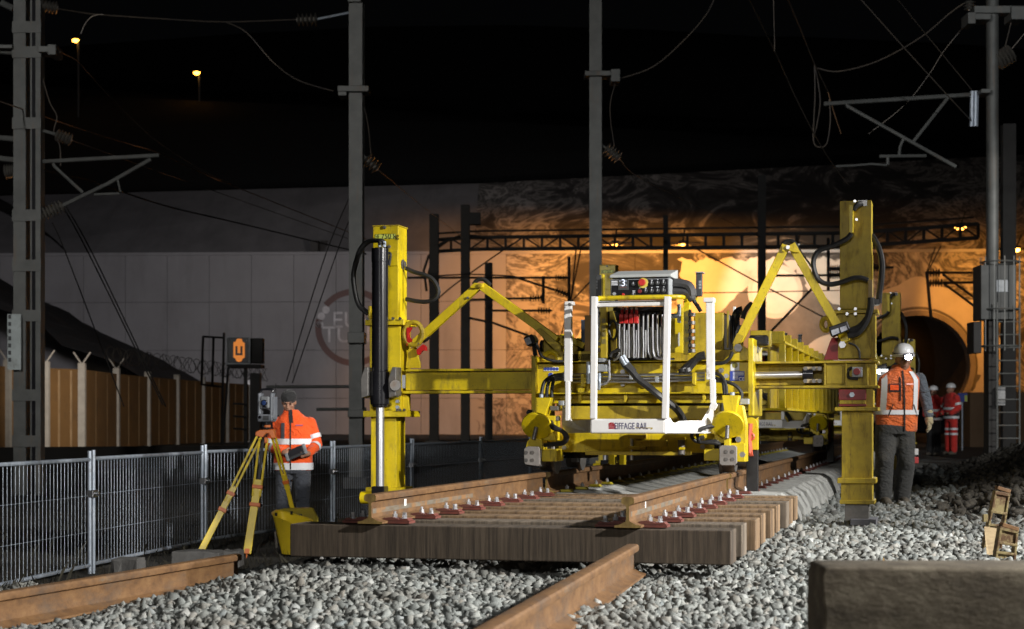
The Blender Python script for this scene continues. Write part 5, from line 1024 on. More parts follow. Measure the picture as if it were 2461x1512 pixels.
for y in (700, 800, 900, 960): Bx('cable_clip', 'B', 860, y, 888, y + 40, -.28, -.22, DST)
Bx('winch_housing', 'B', 332, 836, 520, 1040, .10, .4, YELWS, None, .012); Bx('winch_plate', 'B', 520, 870, 668, 1030, .12, .35, YELWS); Bar('winch_arm', 'B', 600, 880, 735, 945, .1, .05, .06); Cy('winch_pin', 'B', 312, 943, 340, 943, .1, .05, BLK)
MB().tube([LG('B', 410 + 70 * math.cos(a_), 1080 + 78 * math.sin(a_), -.06) for a_ in [math.pi + j * math.pi / 12 for j in range(13)]], .022, 8).build('lifting_eye', YEL, GO, 0, True)
Bx('black_trough', 'B', 520, 1015, 800, 1090, -.05, .2, BLK); Bx('black_trough', 'B', 1750, 1000, 2170, 1060, -.02, .1, BLK)
Po('link_bracket', 'B', [(2170, 930), (2250, 930), (2330, 985), (2360, 1010), (2330, 1090), (2060, 1100), (2170, 1000)], -.14, -.08); Bo('B', [(2226, 963)], -.14, .035, DST, None, 'pin', .05); Po('link_sleeve', 'B', [(2210, 818), (2275, 845), (2225, 935), (2165, 920)], -.095, .03, YELWS)
# work lamps on the body
wl2 = Po('work_lamp', 'B', [(140, 868), (165, 845), (225, 828), (258, 880), (250, 920), (178, 948)], -.3, -.16, BLK, None, .01); Po('lens', 'B', [(150, 878), (200, 856), (222, 915), (180, 938)], -.304, -.299, GLS, wl2, 0); Bar('lamp_stem', 'B', 245, 930, 262, 1040, -.22, .03, .05, BLK); Ho('cable', 'B', [(250, 890, -.22), (285, 960, -.22), (320, 1040, -.2), (420, 1085, -.2), (530, 1092, -.18)], -.2, .012)
wl3 = Bx('work_lamp', 'd', 410, 1366, 585, 1470, .1, .22, BLK, None, .015); Bar('lamp_stem', 'd', 470, 1470, 475, 1540, .14, .04, .05, DST); Bx('lamp_backbox', 'd', 420, 1322, 608, 1480, .25, .4, YELWS)

for s_, lab in ((10.35, 'second yellow track gantry, seen behind the nearest one'), (24.6, 'farthest yellow track gantry, small near the tunnel')):
    g2 = copy_tree(GO); g2.location = T2W(0, S0 + s_); g2['label'] = lab
    if s_ < 12: [c for c in g2.children if c.name.startswith('column_tube')][0].location.z += .57
# ribbed yellow girders that run between the gantries
def girder(label, u0, u1, s0, s1, z0, z1, n):
    t = thing('ribbed_girder', label, 'girder', T2W(0, 0), -TH, 'yellow ribbed girders along the track')
    MB().span(u0 - .06, u0 - .04, s0, s1, z0 + .02, z1 - .02).build('web', YELWS, t); MB().span(u0 - .08, u1 + .0, s0, s1, z1 - .06, z1 - .04).build('top_flange', YEL, t); MB().span(u0 - .08, u1 + .02, s0, s1, z0, z0 + .02).build('bottom_flange', YEL, t)
    for i in range(n):
        s_ = s0 + .03 + (s1 - s0 - .1) * i / (n - 1); MB().span(u1 - .055, u1, s_ - .03, s_ + .03, z0 + .021, z1 - .065).build('rib', YEL, t, .003)
        MB().span(u0 - .02, u1 - .01, s_ - .03, s_ + .05, z1 - .0395, z1 + .05).build('top_block', YEL, t, .003)
    return t
girder('ribbed yellow girder along the right rail between the first two gantries', .95, 1.05, 6.5, 14.9, 1.0, 1.68, 12)
girder('ribbed yellow girder along the left rail, half hidden by the machine', -1.05, -.95, 6.5, 14.9, 1.0, 1.68, 12)
# ------------------------------------------------------------------ foreground and small things
ZF['N'] = (2700, 1640, 2.5758); ZF['O'] = (0, 1560, 1.893)
m_blk, n, l, b = nodes('weathered_dark_timber'); b.inputs['Roughness'].default_value = .9
c = ramp(n, l, noise(n, l, 7, (1, 1, 1.6), 8, .7), [(.3, (.036, .027, .016)), (.5, (.085, .068, .045)), (.75, (.19, .165, .12))]); l.new(c, b.inputs['Base Color']); bump(n, l, noise(n, l, 30, (1, 1, 2), 8), b, .6, .01)
blk = MB()
x0 = .912; rows = []
for j, z in enumerate([0, .1, .22, .34, .44, .465, .472]):
    ins = [0, 0, .002, 0, .003, .008, .02][j]
    rows.append([(x0 + ins + .006 * math.sin(z * 40), 5.0 + ins, z), (1.4, 5.0 + ins, z - (.004 if j > 4 else 0)), (2.4, 5.0 + ins, z - (.008 if j > 4 else 0)), (2.4, 5.28 - ins, z), (1.5, 5.28 - ins, z), (x0 + ins, 5.28 - ins, z)])
o = blk.loft(rows).build('timber_block', m_blk, None, .004, True); tag(o, 'large dark weathered timber block, out of focus in the right foreground', 'timber')
CHIP = pm('split_wood', (.42, .27, .10), (.3, .18, .07), 14, .8)
for i, (x, y, s_, lab) in enumerate(((1095, 900, .055, 'upright pale split wood chip on the ballast behind the timber block'), (1190, 915, .022, 'tiny wood chip just right of the upright chip'), (850, 920, .025, 'small brown wood chip near the timber block corner'), (1560, 935, .05, 'flat brown wood chip at the middle of the timber block top edge'), (2350, 930, .035, 'pale wood chip at the right edge beside the rusty brackets'))):
    p = PX(x, y, 9.8, 'N'); p.z = max(float(gz(p.x, p.y)) + .03, p.z - s_ * .6)
    R = Matrix.Rotation(.4 * i, 3, 'Z') @ Matrix.Rotation(.3 - .2 * i, 3, 'Y'); mb = MB()
    mb.add([p + R @ (Vector(v) * s_) for v in ((-.5, -.4, -.6), (.5, -.4, -.6), (.45, .4, -.6), (-.4, .4, -.6), (-.3, -.2, 1.0), (.35, -.3, .3), (.3, .2, .25), (-.25, .15, .8))], [(0, 1, 2, 3), (4, 7, 6, 5), (0, 4, 5, 1), (1, 5, 6, 2), (2, 6, 7, 3), (3, 7, 4, 0)])
    tag(mb.build('wood_chip', CHIP), lab, 'wood chip', 'wood chips on the ballast')
RUSTY = pm('rusty_yellow_casting', (.20, .16, .065), (.30, .25, .115), 14, .6, .2, dirt=(.075, .035, .012), dscale=14, dlo=.40, dhi=.56)
def casting(label, k, TL, TR, BL, BR, Y, zdown):
    t = thing('rusty_bracket', label, 'bracket', (0, 0, 0), 0, 'rusty yellow cast brackets standing on the ballast')
    tl, tr_, bl, br = [PX(*p, Y, k) for p in (TL, TR, BL, BR)]
    base = (bl + br) / 2; base.z = float(gz(base.x, base.y)); t.location = base
    def at(a, b_): return tl.lerp(tr_, a).lerp(bl.lerp(br, a), b_) - base
    w = (tr_ - tl).length; 
    def beamx(name, a0, b0, a1, b1, wd, dp, off=0): MB().bar(at(a0, b0) + Vector((0, off, 0)), at(a1, b1) + Vector((0, off, 0)), dp, wd, (1, 0, 0) if abs(a0 - a1) < .3 else (0, 0, 1)).build(name, RUSTY, t, .004)
    for a in (.07, .93): MB().bar(at(a, 0.02), at(a, 1.0), .07, w * .14, (1, 0, 0)).build('side_flange', RUSTY, t, .004)
    for b_, hh in ((.05, .10), (.36, .04), (.57, .04), (.97, .05)): MB().bar(at(.0, b_), at(1.0, b_), .075, .28 * hh * 4 * .1 + .012, (0, 0, 1)).build('cross_web', RUSTY, t, .003)
    MB().bar(at(.5, .57), at(.5, 1.0), .05, w * .10, (1, 0, 0)).build('centre_rib', RUSTY, t, .003)
    def plate(b0, b1): mb = MB(); q = [at(.05, b0), at(.95, b0), at(.95, b1), at(.05, b1)]; mb.add([v + Vector((0, -.022, 0)) for v in q] + [v + Vector((0, -.006, 0)) for v in q], [(0, 1, 2, 3), (7, 6, 5, 4), (0, 4, 5, 1), (1, 5, 6, 2), (2, 6, 7, 3), (3, 7, 4, 0)]); mb.build('back_plate', RUSTY, t)
    plate(.06, .35); plate(.58, .99)
    MB().bar(at(.1, -.03), at(1.0, -.01), .08, .025, (0, 0, 1)).build('rusty_cap', m_rust, t, .004)
casting('farther rusty yellow bracket leaning upright, taller in view', 'N', (2110, 235), (2245, 262), (1990, 800), (2165, 810), 11.6, 0)
casting('nearer rusty yellow bracket leaning upright against the plank', 'N', (2150, 565), (2318, 605), (2080, 990), (2285, 1000), 10.4, 0)
q = [PX(2015, 580, 10.9, 'N'), PX(2145, 600, 10.9, 'N'), PX(2085, 960, 10.6, 'N'), PX(2050, 940, 10.6, 'N')]
mb = MB(); mb.add(q + [v + Vector((.02, .05, 0)) for v in q], [(0, 1, 2, 3), (7, 6, 5, 4), (0, 4, 5, 1), (1, 5, 6, 2), (2, 6, 7, 3), (3, 7, 4, 0)])
tag(mb.build('plank', pm('pale_plank', (.27, .205, .11), (.19, .135, .07), 6, .8, stretch=(3, 3, 14), bmp=.4), None, .002), 'pale grooved plank leaning between the two rusty brackets', 'plank')
mb = MB().box(PX(2025, 500, 11.2, 'N'), (.03, .04, .05)); tag(mb.build('steel_block', RUSTY, None, .003), 'small rusty block beside the farther bracket', 'block')
# broken old sleepers by the fence
for k, (x0, y0, x1, y1, Y, lab) in enumerate(((765, 775, 945, 870, 13.2, 'dark broken concrete lump behind the left loose rail'), (1165, 728, 1480, 806, 15.2, 'long dark concrete slab between the fence and the tripod'), (1500, 725, 1615, 800, 15.8, 'dark concrete slab end just right of the long slab'))):
    a = PX(x0, y1, Y, 'O'); c = PX(x1, y0, Y, 'O'); mb = MB(); w = c.x - a.x; rn = random.Random(k)
    rings = [[(a.x + w * t_ * (1), Y - .14 + .05 * rn.random(), a.z - .06), (a.x + w * t_, Y - .12, a.z + (c.z - a.z) * (.75 + .2 * rn.random())), (a.x + w * t_ + .02, Y + .08, c.z - .02 * rn.random()), (a.x + w * t_, Y + .16, a.z + (c.z - a.z) * .6), (a.x + w * t_, Y + .18, a.z - .06)] for t_ in (0, .15, .4, .7, .92, 1.0)]
    tag(mb.loft(rings).build('concrete_slab', CONCD, None, .01), lab, 'concrete slab', 'dark broken slabs by the fence')
# ------------------------------------------------------------------ surveying tripod and instrument
TY_ = 18.0
TRY = pm('tripod_yellow', (.68, .50, .02), (.60, .44, .02), 6, .4, dirt=(.25, .18, .05), dscale=9, dlo=.6, dhi=.8); TRO = pm('tripod_orange', (.66, .17, .03), (.55, .13, .02), 8, .45)
c0 = PX(645, 1360, 18, 'G'); tpd = thing('survey_tripod', 'yellow wooden survey tripod with orange clamps standing before the fence', 'tripod', (c0.x, 18, float(gz(c0.x, 18))))
G_ = lambda x, y, Y: PX(x, y, Y, 'G') - tpd.location
MB().prism([(G_(x, y, 18).x, G_(x, y, 18).z) for x, y in ((590, 425), (700, 420), (705, 485), (680, 487), (660, 450), (640, 450), (612, 480), (560, 468), (562, 440))], -.07, .07).build('head', TRO, tpd, .006)
legs = [((582, 475), (378, 885), (122, 1378), 17.95, 17.75, 17.6), ((615, 490), (572, 835), (491, 1345), 17.93, 17.75, 17.6), ((690, 480), (775, 792), (858, 1120), 18.05, 18.2, 18.4)]
for i, (a, m_, f_, Ya, Ym, Yf) in enumerate(legs):
    A, M_, Ft = G_(*a, Ya), G_(*m_, Ym), G_(*f_, Yf); d = (Ft - A).normalized(); sd = d.cross(Vector((0, 1, 0))).normalized(); wd = (.020, .037, .016)[i]
    up = d.cross(sd)
    lg_ = MB().bar(M_ - d * .06, Ft, .030, (.066, .082, .046)[i], tuple(sd)).build('leg', TRY, tpd, .004)
    for sg in (-1, 1): MB().bar(A + sd * sg * wd * 1.1, M_ + sd * sg * wd + d * .12, .024, .024, tuple(sd)).build('leg_rod', TRY, lg_, .003)
    for kk in (0, 1):
        pc = M_ + d * (.02 + .19 * kk) if i < 2 else M_ + d * (.03 + .0 * kk); MB().bar(pc - d * .02, pc + d * .02, .045, (.088, .112, .066)[i], tuple(sd)).build('clamp', TRO, lg_, .004)
        MB().cyl(pc + sd * .05, pc + sd * .075, .012, 8).build('clamp_screw', BLK, lg_)
        if i == 2: break
    MB().bar(Ft - d * .06, Ft - d * .0, .036, .05, tuple(sd)).tube([Ft, Ft + d * .06], [.012, .003], 8).build('foot', TRO, lg_, .003)
MB().tube(smooth_path([G_(560, 480, 18), G_(530, 540, 17.98), G_(505, 560, 17.98), G_(520, 520, 17.98), G_(560, 490, 18)]), .014, 6).build('strap', RUB, tpd); MB().bar(G_(610, 500, 18.05), G_(575, 830, 17.9), .01, .03, (1, 0, 0)).build('strap', RUB, tpd); MB().box(G_(632, 500, 17.9), (.03, .04, .06)).build('clamp_knob', TRO, tpd, .006)
c0 = PX(640, 418, 18, 'G'); ts = thing('total_station', 'grey surveying total station with lens and top handle on the tripod', 'survey instrument', c0, -.25)
S_ = 1 / 704
MB().cyl((0, 0, 0), (0, 0, .018), .07, 24).cyl((0, 0, .045), (0, 0, .075), .062, 24).build('tribrach', BLK, ts, .003, True); MB().cyl((0, 0, .016), (0, 0, .046), .05, 20).build('levelling_ring', TRO, ts)
for a_ in (0, 2.1, 4.2): MB().cyl((.05 * math.cos(a_), .05 * math.sin(a_), .016), (.05 * math.cos(a_), .05 * math.sin(a_), .046), .016, 12).build('levelling_screw', BLK, ts)
TSG = pm('instrument_grey', (.15, .16, .18), (.115, .125, .145), 9, .4)
MB().span(-.085, .085, -.06, .06, .077, .155).build('base_housing', TSG, ts, .012)
for sg in (-1, 1): MB().prism([(sg * .085, .15), (sg * .052, .15), (sg * .052, .36), (sg * .060, .385), (sg * .085, .375)], -.055, .055).build('yoke_arm', TSG, ts, .012)
MB().span(-.05, .05, -.065, .065, .215, .345).build('telescope_housing', pm('instrument_dark_grey', (.16, .17, .18), None), ts, .015); MB().cyl((0, -.065, .275), (0, -.088, .275), .034, 24).build('lens_tube', BLK, ts, .003, True); MB().ell((0, -.086, .275), (.027, .006, .027), 18, 8).build('lens', pm('lens_glass', (.02, .04, .12), None, rough=.05, coat=1), ts, smooth=True)
MB().tube(smooth_path([(-.068, 0, .375), (-.066, 0, .405), (-.045, 0, .418), (.045, 0, .418), (.066, 0, .405), (.068, 0, .375)]), .012, 8).build('handle', BLK, ts, smooth=True)
MB().cyl((-.05, -.06, .125), (-.05, -.08, .125), .016, 12).build('focus_knob', BLK, ts); MB().span(-.02, .045, -.064, -.060, .095, .14).build('display', DGRY, ts); MB().span(-.024, .024, -.068, -.066, .225, .24).build('plummet_window', BLK, ts); MB().cyl((.095, .01, .30), (.096, .01, .48), .004, 6).build('antenna', BLK, ts); MB().span(.086, .10, -.05, .05, .1, .34).build('side_cover', TSG, ts, .006)
# yellow bin in front of the surveyor
bx = thing('yellow_bin', 'tapered yellow plastic bin with dark lid beside the timber sleepers', 'bin', PX(830, 1325, 17.8, 'G'))
Bq = lambda x, y, Y: PX(x, y, Y, 'G') - bx.location
top = [Bq(664, 1055, 17.9), Bq(850, 1128, 17.6), Bq(1005, 1100, 17.9), Bq(720, 1018, 18.2)]; bot = [Bq(735, 1345, 17.8), Bq(840, 1355, 17.65), Bq(940, 1345, 17.9), Bq(790, 1330, 18.05)]
def rq(c, k, dz=0):                              # a rounded ring spanned by four corners
    out = []
    for i in range(24):
        a = 2 * math.pi * i / 24; x, y = [math.copysign(abs(f) ** .5, f) * k for f in (math.cos(a), math.sin(a))]
        out.append((c[0].lerp(c[1], (x + 1) / 2)).lerp(c[3].lerp(c[2], (x + 1) / 2), (y + 1) / 2) + Vector((0, 0, dz)))
    return out
mb = MB(); rr = [rq(bot, .97), rq([b_.lerp(t_, .96) for b_, t_ in zip(bot, top)], 1.0), rq(top, 1.06), rq(top, 1.06, .008), rq(top, .95), rq(bot, .85, .03)]
mb.add([p_ for r_ in rr for p_ in r_], [(i * 24 + k, i * 24 + (k + 1) % 24, (i + 1) * 24 + (k + 1) % 24, (i + 1) * 24 + k) for i in range(5) for k in range(24)] + [tuple(range(24)), tuple(range(120, 144))])
mb.build('shell', TRY, bx, 0, True)
mb = MB(); q = [Bq(720, 1018, 18.21), Bq(760, 1008, 18.25), Bq(940, 998, 18.2), Bq(975, 1005, 18.1), Bq(1012, 1075, 17.95), Bq(1015, 1125, 17.9), Bq(905, 1128, 17.95), Bq(900, 1050, 18.1), Bq(720, 1050, 18.2)]
mb.add(q + [v + Vector((.012, .03, 0)) for v in q], [tuple(range(9)), tuple(range(9, 18))[::-1]] + [(i, (i + 1) % 9, 9 + (i + 1) % 9, 9 + i) for i in range(9)]); mb.build('lid', pm('bin_lid_olive', (.30, .24, .02), (.22, .17, .03), 5, .5), bx, .004)
for x, y in ((708, 1052), (822, 1040)): MB().box(Bq(x, y, 17.85 if x < 800 else 18.05), (.025, .02, .035)).build('latch', BLK, bx, .004)
MB().tube([Bq(700, 1180, 17.8), Bq(706, 1230, 17.8), Bq(712, 1300, 17.8)], .012, 6).build('chain', DST, bx)

# ------------------------------------------------------------------ people
def organic(mb, name, mat, parent, voxel=.014, it=3, keep=False):
    me = mb.mesh(name); o = bpy.data.objects.new(name, me); COL.objects.link(o)
    r = o.modifiers.new('r', 'REMESH'); r.mode = 'VOXEL'; r.voxel_size = voxel; s = o.modifiers.new('s', 'SMOOTH'); s.factor = .5; s.iterations = it
    dg = bpy.context.evaluated_depsgraph_get(); nm = bpy.data.meshes.new_from_object(o.evaluated_get(dg)); o.modifiers.clear(); o.data = nm; nm.name = name; nm.materials.clear(); nm.materials.append(mat); nm.shade_smooth(); o.parent = parent; return o
def cloth(name, c1, c2, scale=4, folds=.5, dirt=None, dlo=.5, dhi=.75):
    m, n, l, b = nodes(name); b.inputs['Roughness'].default_value = .85; b.inputs['Sheen Weight'].default_value = .15
    c = ramp(n, l, noise(n, l, scale), [(.35, c1), (.65, c2)])
    if dirt: c = mix(n, l, ramp(n, l, noise(n, l, 3.5, detail=8, rough=.7), [(dlo, 0), (dhi, 1)]), c, dirt)
    l.new(c, b.inputs['Base Color']); w = noise(n, l, 9, (1, 1, 1.6), 3, .5, 1.6); bump(n, l, w, b, folds * 1.7, .06); return m
HV = cloth('hivis_orange', (.88, .105, .010), (.80, .085, .008), folds=.35); HVD = cloth('worn_hivis_orange', (.74, .16, .03), (.62, .12, .025), dirt=(.16, .05, .025)); HVR = cloth('hivis_red', (.62, .03, .02), (.5, .022, .018))
GREYC = cloth('grey_sleeve', (.10, .12, .15), (.075, .09, .11)); JEAN = cloth('dark_denim', (.052, .058, .072), (.035, .04, .052)); TROU = cloth('dark_work_trousers', (.036, .037, .036), (.024, .025, .025), 4, .28, dirt=(.065, .06, .05)); BLKC = cloth('black_cloth', (.007, .007, .008), (.011, .011, .012), folds=.25)
REFL, n, l, b = nodes('retroreflective_tape'); b.inputs['Base Color'].default_value = (.66, .67, .70, 1); b.inputs['Roughness'].default_value = .4; bump(n, l, noise(n, l, 14, detail=3), b, .3, .02)
SKIN = pm('skin', (.34, .185, .12), (.28, .14, .09), 12, .55); BOOT = pm('muddy_boot', (.05, .042, .034), (.10, .085, .065), 9, .85); GLV = cloth('pale_work_glove', (.42, .36, .22), (.30, .25, .15), 12, .4)
def ring(z, cx, cy, w, d, n=28, p=2.4): return [(cx + w * math.copysign(abs(math.cos(a)) ** (2 / p), math.cos(a)), cy + d * math.copysign(abs(math.sin(a)) ** (2 / p), math.sin(a)), z) for a in [2 * math.pi * k / n for k in range(n)]]
class Torso:                                     # profile: (z, cx, cy, half width, half depth)
    def __init__(s, P): s.P = sorted(P)
    def at(s, z): zs = [p[0] for p in s.P]; return [float(np.interp(z, zs, [p[i] for p in s.P])) for i in range(1, 5)]
    def solid(s, n=16):
        z0, z1 = s.P[0][0], s.P[-1][0]; return [ring(z0 + (z1 - z0) * i / n, *s.at(z0 + (z1 - z0) * i / n)) for i in range(n + 1)]
    def front(s, x, z, off=.004):
        cx, cy, w, d = s.at(z); t = min(abs((x - cx) / w), .999); return Vector((x, cy - d * (1 - t ** 2.4) ** (1 / 2.4) - off, z))
    def band(s, z0, z1, off=.007): 
        rs = [ring(z, s.at(z)[0], s.at(z)[1], s.at(z)[2] + off, s.at(z)[3] + off) for z in (z0, (z0 + z1) / 2, z1)]; n = 28; mb = MB(); mb.add([p for r in rs for p in r], [(i * n + k, i * n + (k + 1) % n, (i + 1) * n + (k + 1) % n, (i + 1) * n + k) for i in range(2) for k in range(n)]); return mb
    def strip(s, xf, z0, z1, w, off=.007, n=10):
        mb = MB(); L = []
        for i in range(n + 1):
            z = z0 + (z1 - z0) * i / n; x = xf(z) if callable(xf) else xf; L += [s.front(x - w / 2, z, off), s.front(x + w / 2, z, off)]
        return mb.add(L, [(2 * i, 2 * i + 1, 2 * i + 3, 2 * i + 2) for i in range(n)])
def armband(p, q, t, r, h):
    p, q = Vector(p), Vector(q); c = p.lerp(q, t); d = (q - p).normalized(); return MB().tube([c - d * h / 2, c + d * h / 2], r, 16, False)
def fingers(mb, wrist, d, side, r=.0085, L=.07, curl=.5, palm=.045, n=4, down=Vector((0, 0, -1))):
    wrist, d, side = Vector(wrist), Vector(d).normalized(), Vector(side).normalized(); nrm = d.cross(side).normalized()
    mb.cap(wrist, wrist + d * palm * .6, r * 3.2, r * 3.4, 10)
    for i, f in enumerate((.88, 1.0, .94, .76)):
        b0 = wrist + d * palm * 1.2 + side * (i - 1.5) * r * 2.05; m1_ = b0 + (d + nrm * curl * .5).normalized() * L * f * .5; e = m1_ + (d * .7 + nrm * curl * 1.5).normalized() * L * f * .5
        mb.cap(wrist + d * palm * .4 + side * (i - 1.5) * r * 1.4, b0, r * 1.25, r * 1.1, 8); mb.cap(b0, m1_, r * 1.08, r, 8); mb.cap(m1_, e, r, r * .8, 8)
    b0 = wrist + d * palm * .35 - side * r * 3; m1_ = b0 + (d * .7 - side * .8 + nrm * .3).normalized() * L * .5; mb.cap(wrist + d * palm * .2, b0, r * 1.5, r * 1.2, 8); mb.cap(b0, m1_, r * 1.2, r, 8); mb.cap(m1_, m1_ + (d + nrm * .4).normalized() * L * .38, r, r * .8, 8)
def head(mb, c, tilt=0):
    R = Matrix.Rotation(tilt, 3, 'X'); c = Vector(c); P = lambda x, y, z: c + R @ Vector((x, y, z))
    mb.ell(P(0, .008, .02), (.076, .096, .098), 16, 12, R); mb.ell(P(0, -.03, -.05), (.058, .062, .066), 14, 10, R); mb.ell(P(0, -.058, -.088), (.030, .026, .024), 10, 8, R)
    mb.cap(P(0, -.085, .018), P(0, -.112, -.022), .010, .016, 8); mb.ell(P(0, -.088, .032), (.056, .014, .012), 10, 6, R)
    for s in (-1, 1): mb.ell(P(s * .075, .01, -.005), (.012, .022, .032), 8, 6, R); mb.ell(P(s * .042, -.066, -.018), (.024, .022, .02), 8, 6, R)
    mb.ell(P(0, -.088, -.055), (.024, .012, .007), 8, 6, R); mb.cap(P(0, .02, -.05), P(0, .03, -.17), .055, .062, 12); return P, R
def face_bits(P, R, par):
    for s in (-1, 1): MB().ell(P(s * .030, -.090, .010), (.012, .006, .007), 8, 6, R).build('eye', pm('eye_dark', (.05, .035, .03), None, rough=.2), par, smooth=True); MB().ell(P(s * .031, -.094, .030), (.021, .006, .005), 8, 6, R).build('eyebrow', BLKC, par, smooth=True)
    MB().ell(P(0, -.098, -.056), (.021, .004, .004), 8, 6, R).build('mouth', pm('lips', (.2, .08, .06), None), par, smooth=True)
# --- surveyor on the left
pl = thing('person', 'surveyor in orange reflective jacket and black knit cap looking down at a handheld controller', 'person', (PX(704.3, 1012, 19.5).x, 19.5, -.5))
body = MB(); P_h, R_h = head(body, (-.045, -.03, 1.615), math.radians(22)); body.cap((-.03, 0, 1.44), (-.04, -.005, 1.54), .06, .055); body.cap((-.015, .01, 1.33), (0, 0, .95), .10, .10)
for s in (-1, 1): body.cap((s * .1, 0, .92), (s * .11, -.01, .5), .08, .055); body.cap((s * .11, -.01, .5), (s * .11, .02, .08), .055, .04)
shL, elL, wrL = Vector((-.185, .005, 1.375)), Vector((-.255, -.03, 1.11)), Vector((-.085, -.21, 1.045)); shR, elR, wrR = Vector((.190, .005, 1.375)), Vector((.272, -.01, 1.13)), Vector((.205, -.20, 1.035))
for a_, b_, c_ in ((shL, elL, wrL), (shR, elR, wrR)): body.cap(a_, b_, .045, .04); body.cap(b_, c_, .04, .028)
fingers(body, wrL + Vector((.012, -.01, 0)), (.9, -.25, -.25), (.1, -.1, -1), .0105, .075, .35, .05); fingers(body, wrR + Vector((-.01, -.012, 0)), (-.8, -.5, -.1), (0, .2, -1), .0105, .07, .8, .05)
bo = organic(body, 'body', SKIN, pl, .009, 3); face_bits(P_h, R_h, bo)
mb = MB(); c_ = P_h(0, .012, .058); mb.ell(c_, (.093, .112, .085), 18, 12, R_h); mb.ell(P_h(0, .012, .040), (.094, .114, .045), 18, 8, R_h); organic(mb, 'knit_cap', BLKC, pl, .012, 2)
T = Torso([(.835, .0, .0, .222, .135), (.95, 0, 0, .222, .145), (1.15, 0, 0, .225, .15), (1.32, 0, 0, .225, .14), (1.40, 0, .0, .205, .12), (1.45, -.005, .0, .155, .10), (1.48, -.012, .0, .11, .092), (1.53, -.025, .0, .085, .085)])
jk = MB().loft(T.solid(20)); 
for a_, b_, c_ in ((shL, elL, wrL), (shR, elR, wrR)): jk.cap(a_, b_, .078, .068); jk.cap(b_, b_.lerp(c_, .88), .068, .048)
mb = jk; organic(mb, 'jacket', HV, pl, .015, 3)
T.band(.845, .925, .010).build('reflective_band', REFL, pl, smooth=True); T.band(1.135, 1.2, .010).build('reflective_band', REFL, pl, smooth=True)
armband(shR, elR, .62, .080, .05).build('reflective_band', REFL, pl, smooth=True); armband(elR, wrR, .25, .070, .045).build('reflective_band', REFL, pl, smooth=True); armband(shL, elL, .8, .079, .05).build('reflective_band', REFL, pl, smooth=True); armband(elL, wrL, .3, .068, .045).build('reflective_band', REFL, pl, smooth=True)
T.strip(-.012, .85, 1.47, .016, .012).build('zip', BLKC, pl); T.strip(-.10, 1.2, 1.38, .042, .008).build('chest_pocket', pm('grey_pocket', (.06, .06, .07), None, rough=.8), pl)
T.strip(lambda z: -.02 + (1.52 - z) * .1, 1.38, 1.53, .045, .010, 5).build('dark_collar', BLKC, pl)
T.strip(lambda z: .085, 1.345, 1.36, .08, .011, 2).build('jacket_print', pm('faded_print', (.3, .06, .12), None), pl)
tr_ = MB().loft([ring(z, 0, 0, w, d) for z, w, d in ((.80, .19, .135), (.86, .20, .14), (.93, .18, .13))])
for s in (-1, 1): tr_.cap((s * .10, 0, .84), (s * .115, -.015, .48), .105, .085); tr_.cap((s * .115, -.015, .48), (s * .115, .02, .09), .085, .072)
organic(tr_, 'trousers', JEAN, pl, .015, 3)
for s in (-1, 1): organic(MB().cap((s * .115, .03, .05), (s * .125, -.13, .035), .05, .042).cap((s * .115, .03, .05), (s * .115, .02, .16), .05, .055), 'boot', BOOT, pl, .014, 2)
R = Matrix.Rotation(math.radians(-23), 3, 'Y') @ Matrix.Rotation(math.radians(48), 3, 'X'); tc_ = pl.location + Vector((.065, -.265, 1.045))
tb = thing('handheld_controller', 'dark handheld survey controller held by the surveyor', 'controller', tc_)
MB().box((0, 0, 0), (.25, .135, .028), R).build('case', DGRY, tb, .012); MB().box(R @ Vector((0, .01, .016)), (.15, .10, .004), R).build('screen', pm('controller_screen', (.03, .03, .035), None, rough=.15), tb, .001)
for s in (-1, 1): MB().box(R @ Vector((s * .108, 0, .002)), (.04, .145, .036), R).build('bumper', GRY, tb, .012)
# --- worker with head lamp on the right
pr = thing('person', 'worker in dirty orange vest and white helmet with a lit head lamp, walking', 'person', (PX(2163, 1012, 19).x, 19.0, -.038))
pr.scale = (1.08, 1.06, 1.02); body = MB(); P_h, R_h = head(body, (.025, -.03, 1.585), math.radians(8)); body.cap((-.01, 0, 1.42), (.015, -.005, 1.52), .065, .058); body.cap((-.03, .01, 1.33), (-.04, 0, .95), .10, .10)
hpL, knL, anL = Vector((-.15, 0, .86)), Vector((-.175, -.05, .48)), Vector((-.18, -.02, .08)); hpR, knR, anR = Vector((.035, 0, .86)), Vector((.055, -.03, .48)), Vector((.025, .06, .08))
for a_, b_, c_ in ((hpL, knL, anL), (hpR, knR, anR)): body.cap(a_, b_, .08, .055); body.cap(b_, c_, .055, .04)
shR, elR, wrR = Vector((.195, .01, 1.38)), Vector((.275, .045, 1.15)), Vector((.292, -.015, .985)); shL, elL, wrL = Vector((-.245, .01, 1.37)), Vector((-.325, .06, 1.13)), Vector((-.335, 0, .93))
for a_, b_, c_ in ((shL, elL, wrL), (shR, elR, wrR)): body.cap(a_, b_, .045, .04); body.cap(b_, c_, .04, .03); body.cap(c_, c_ + Vector((0, -.01, -.06)), .03, .028)
bo = organic(body, 'body', SKIN, pr, .009, 3); face_bits(P_h, R_h, bo)
T = Torso([(.80, -.045, 0, .215, .14), (.95, -.04, 0, .213, .145), (1.15, -.035, 0, .215, .155), (1.30, -.03, 0, .222, .15), (1.385, -.025, 0, .225, .125), (1.44, -.015, 0, .16, .10), (1.49, 0, 0, .098, .09), (1.535, .01, 0, .09, .088)])
organic(MB().loft(T.solid(20)), 'vest', HVD, pr, .014, 2)
MB().loft([ring(z, x, -.01, w, d) for z, x, w, d in ((1.34, .0, .10, .09), (1.50, .012, .078, .08), (1.52, .015, .07, .07))]).build('neck_scarf', BLKC, pr, smooth=True)
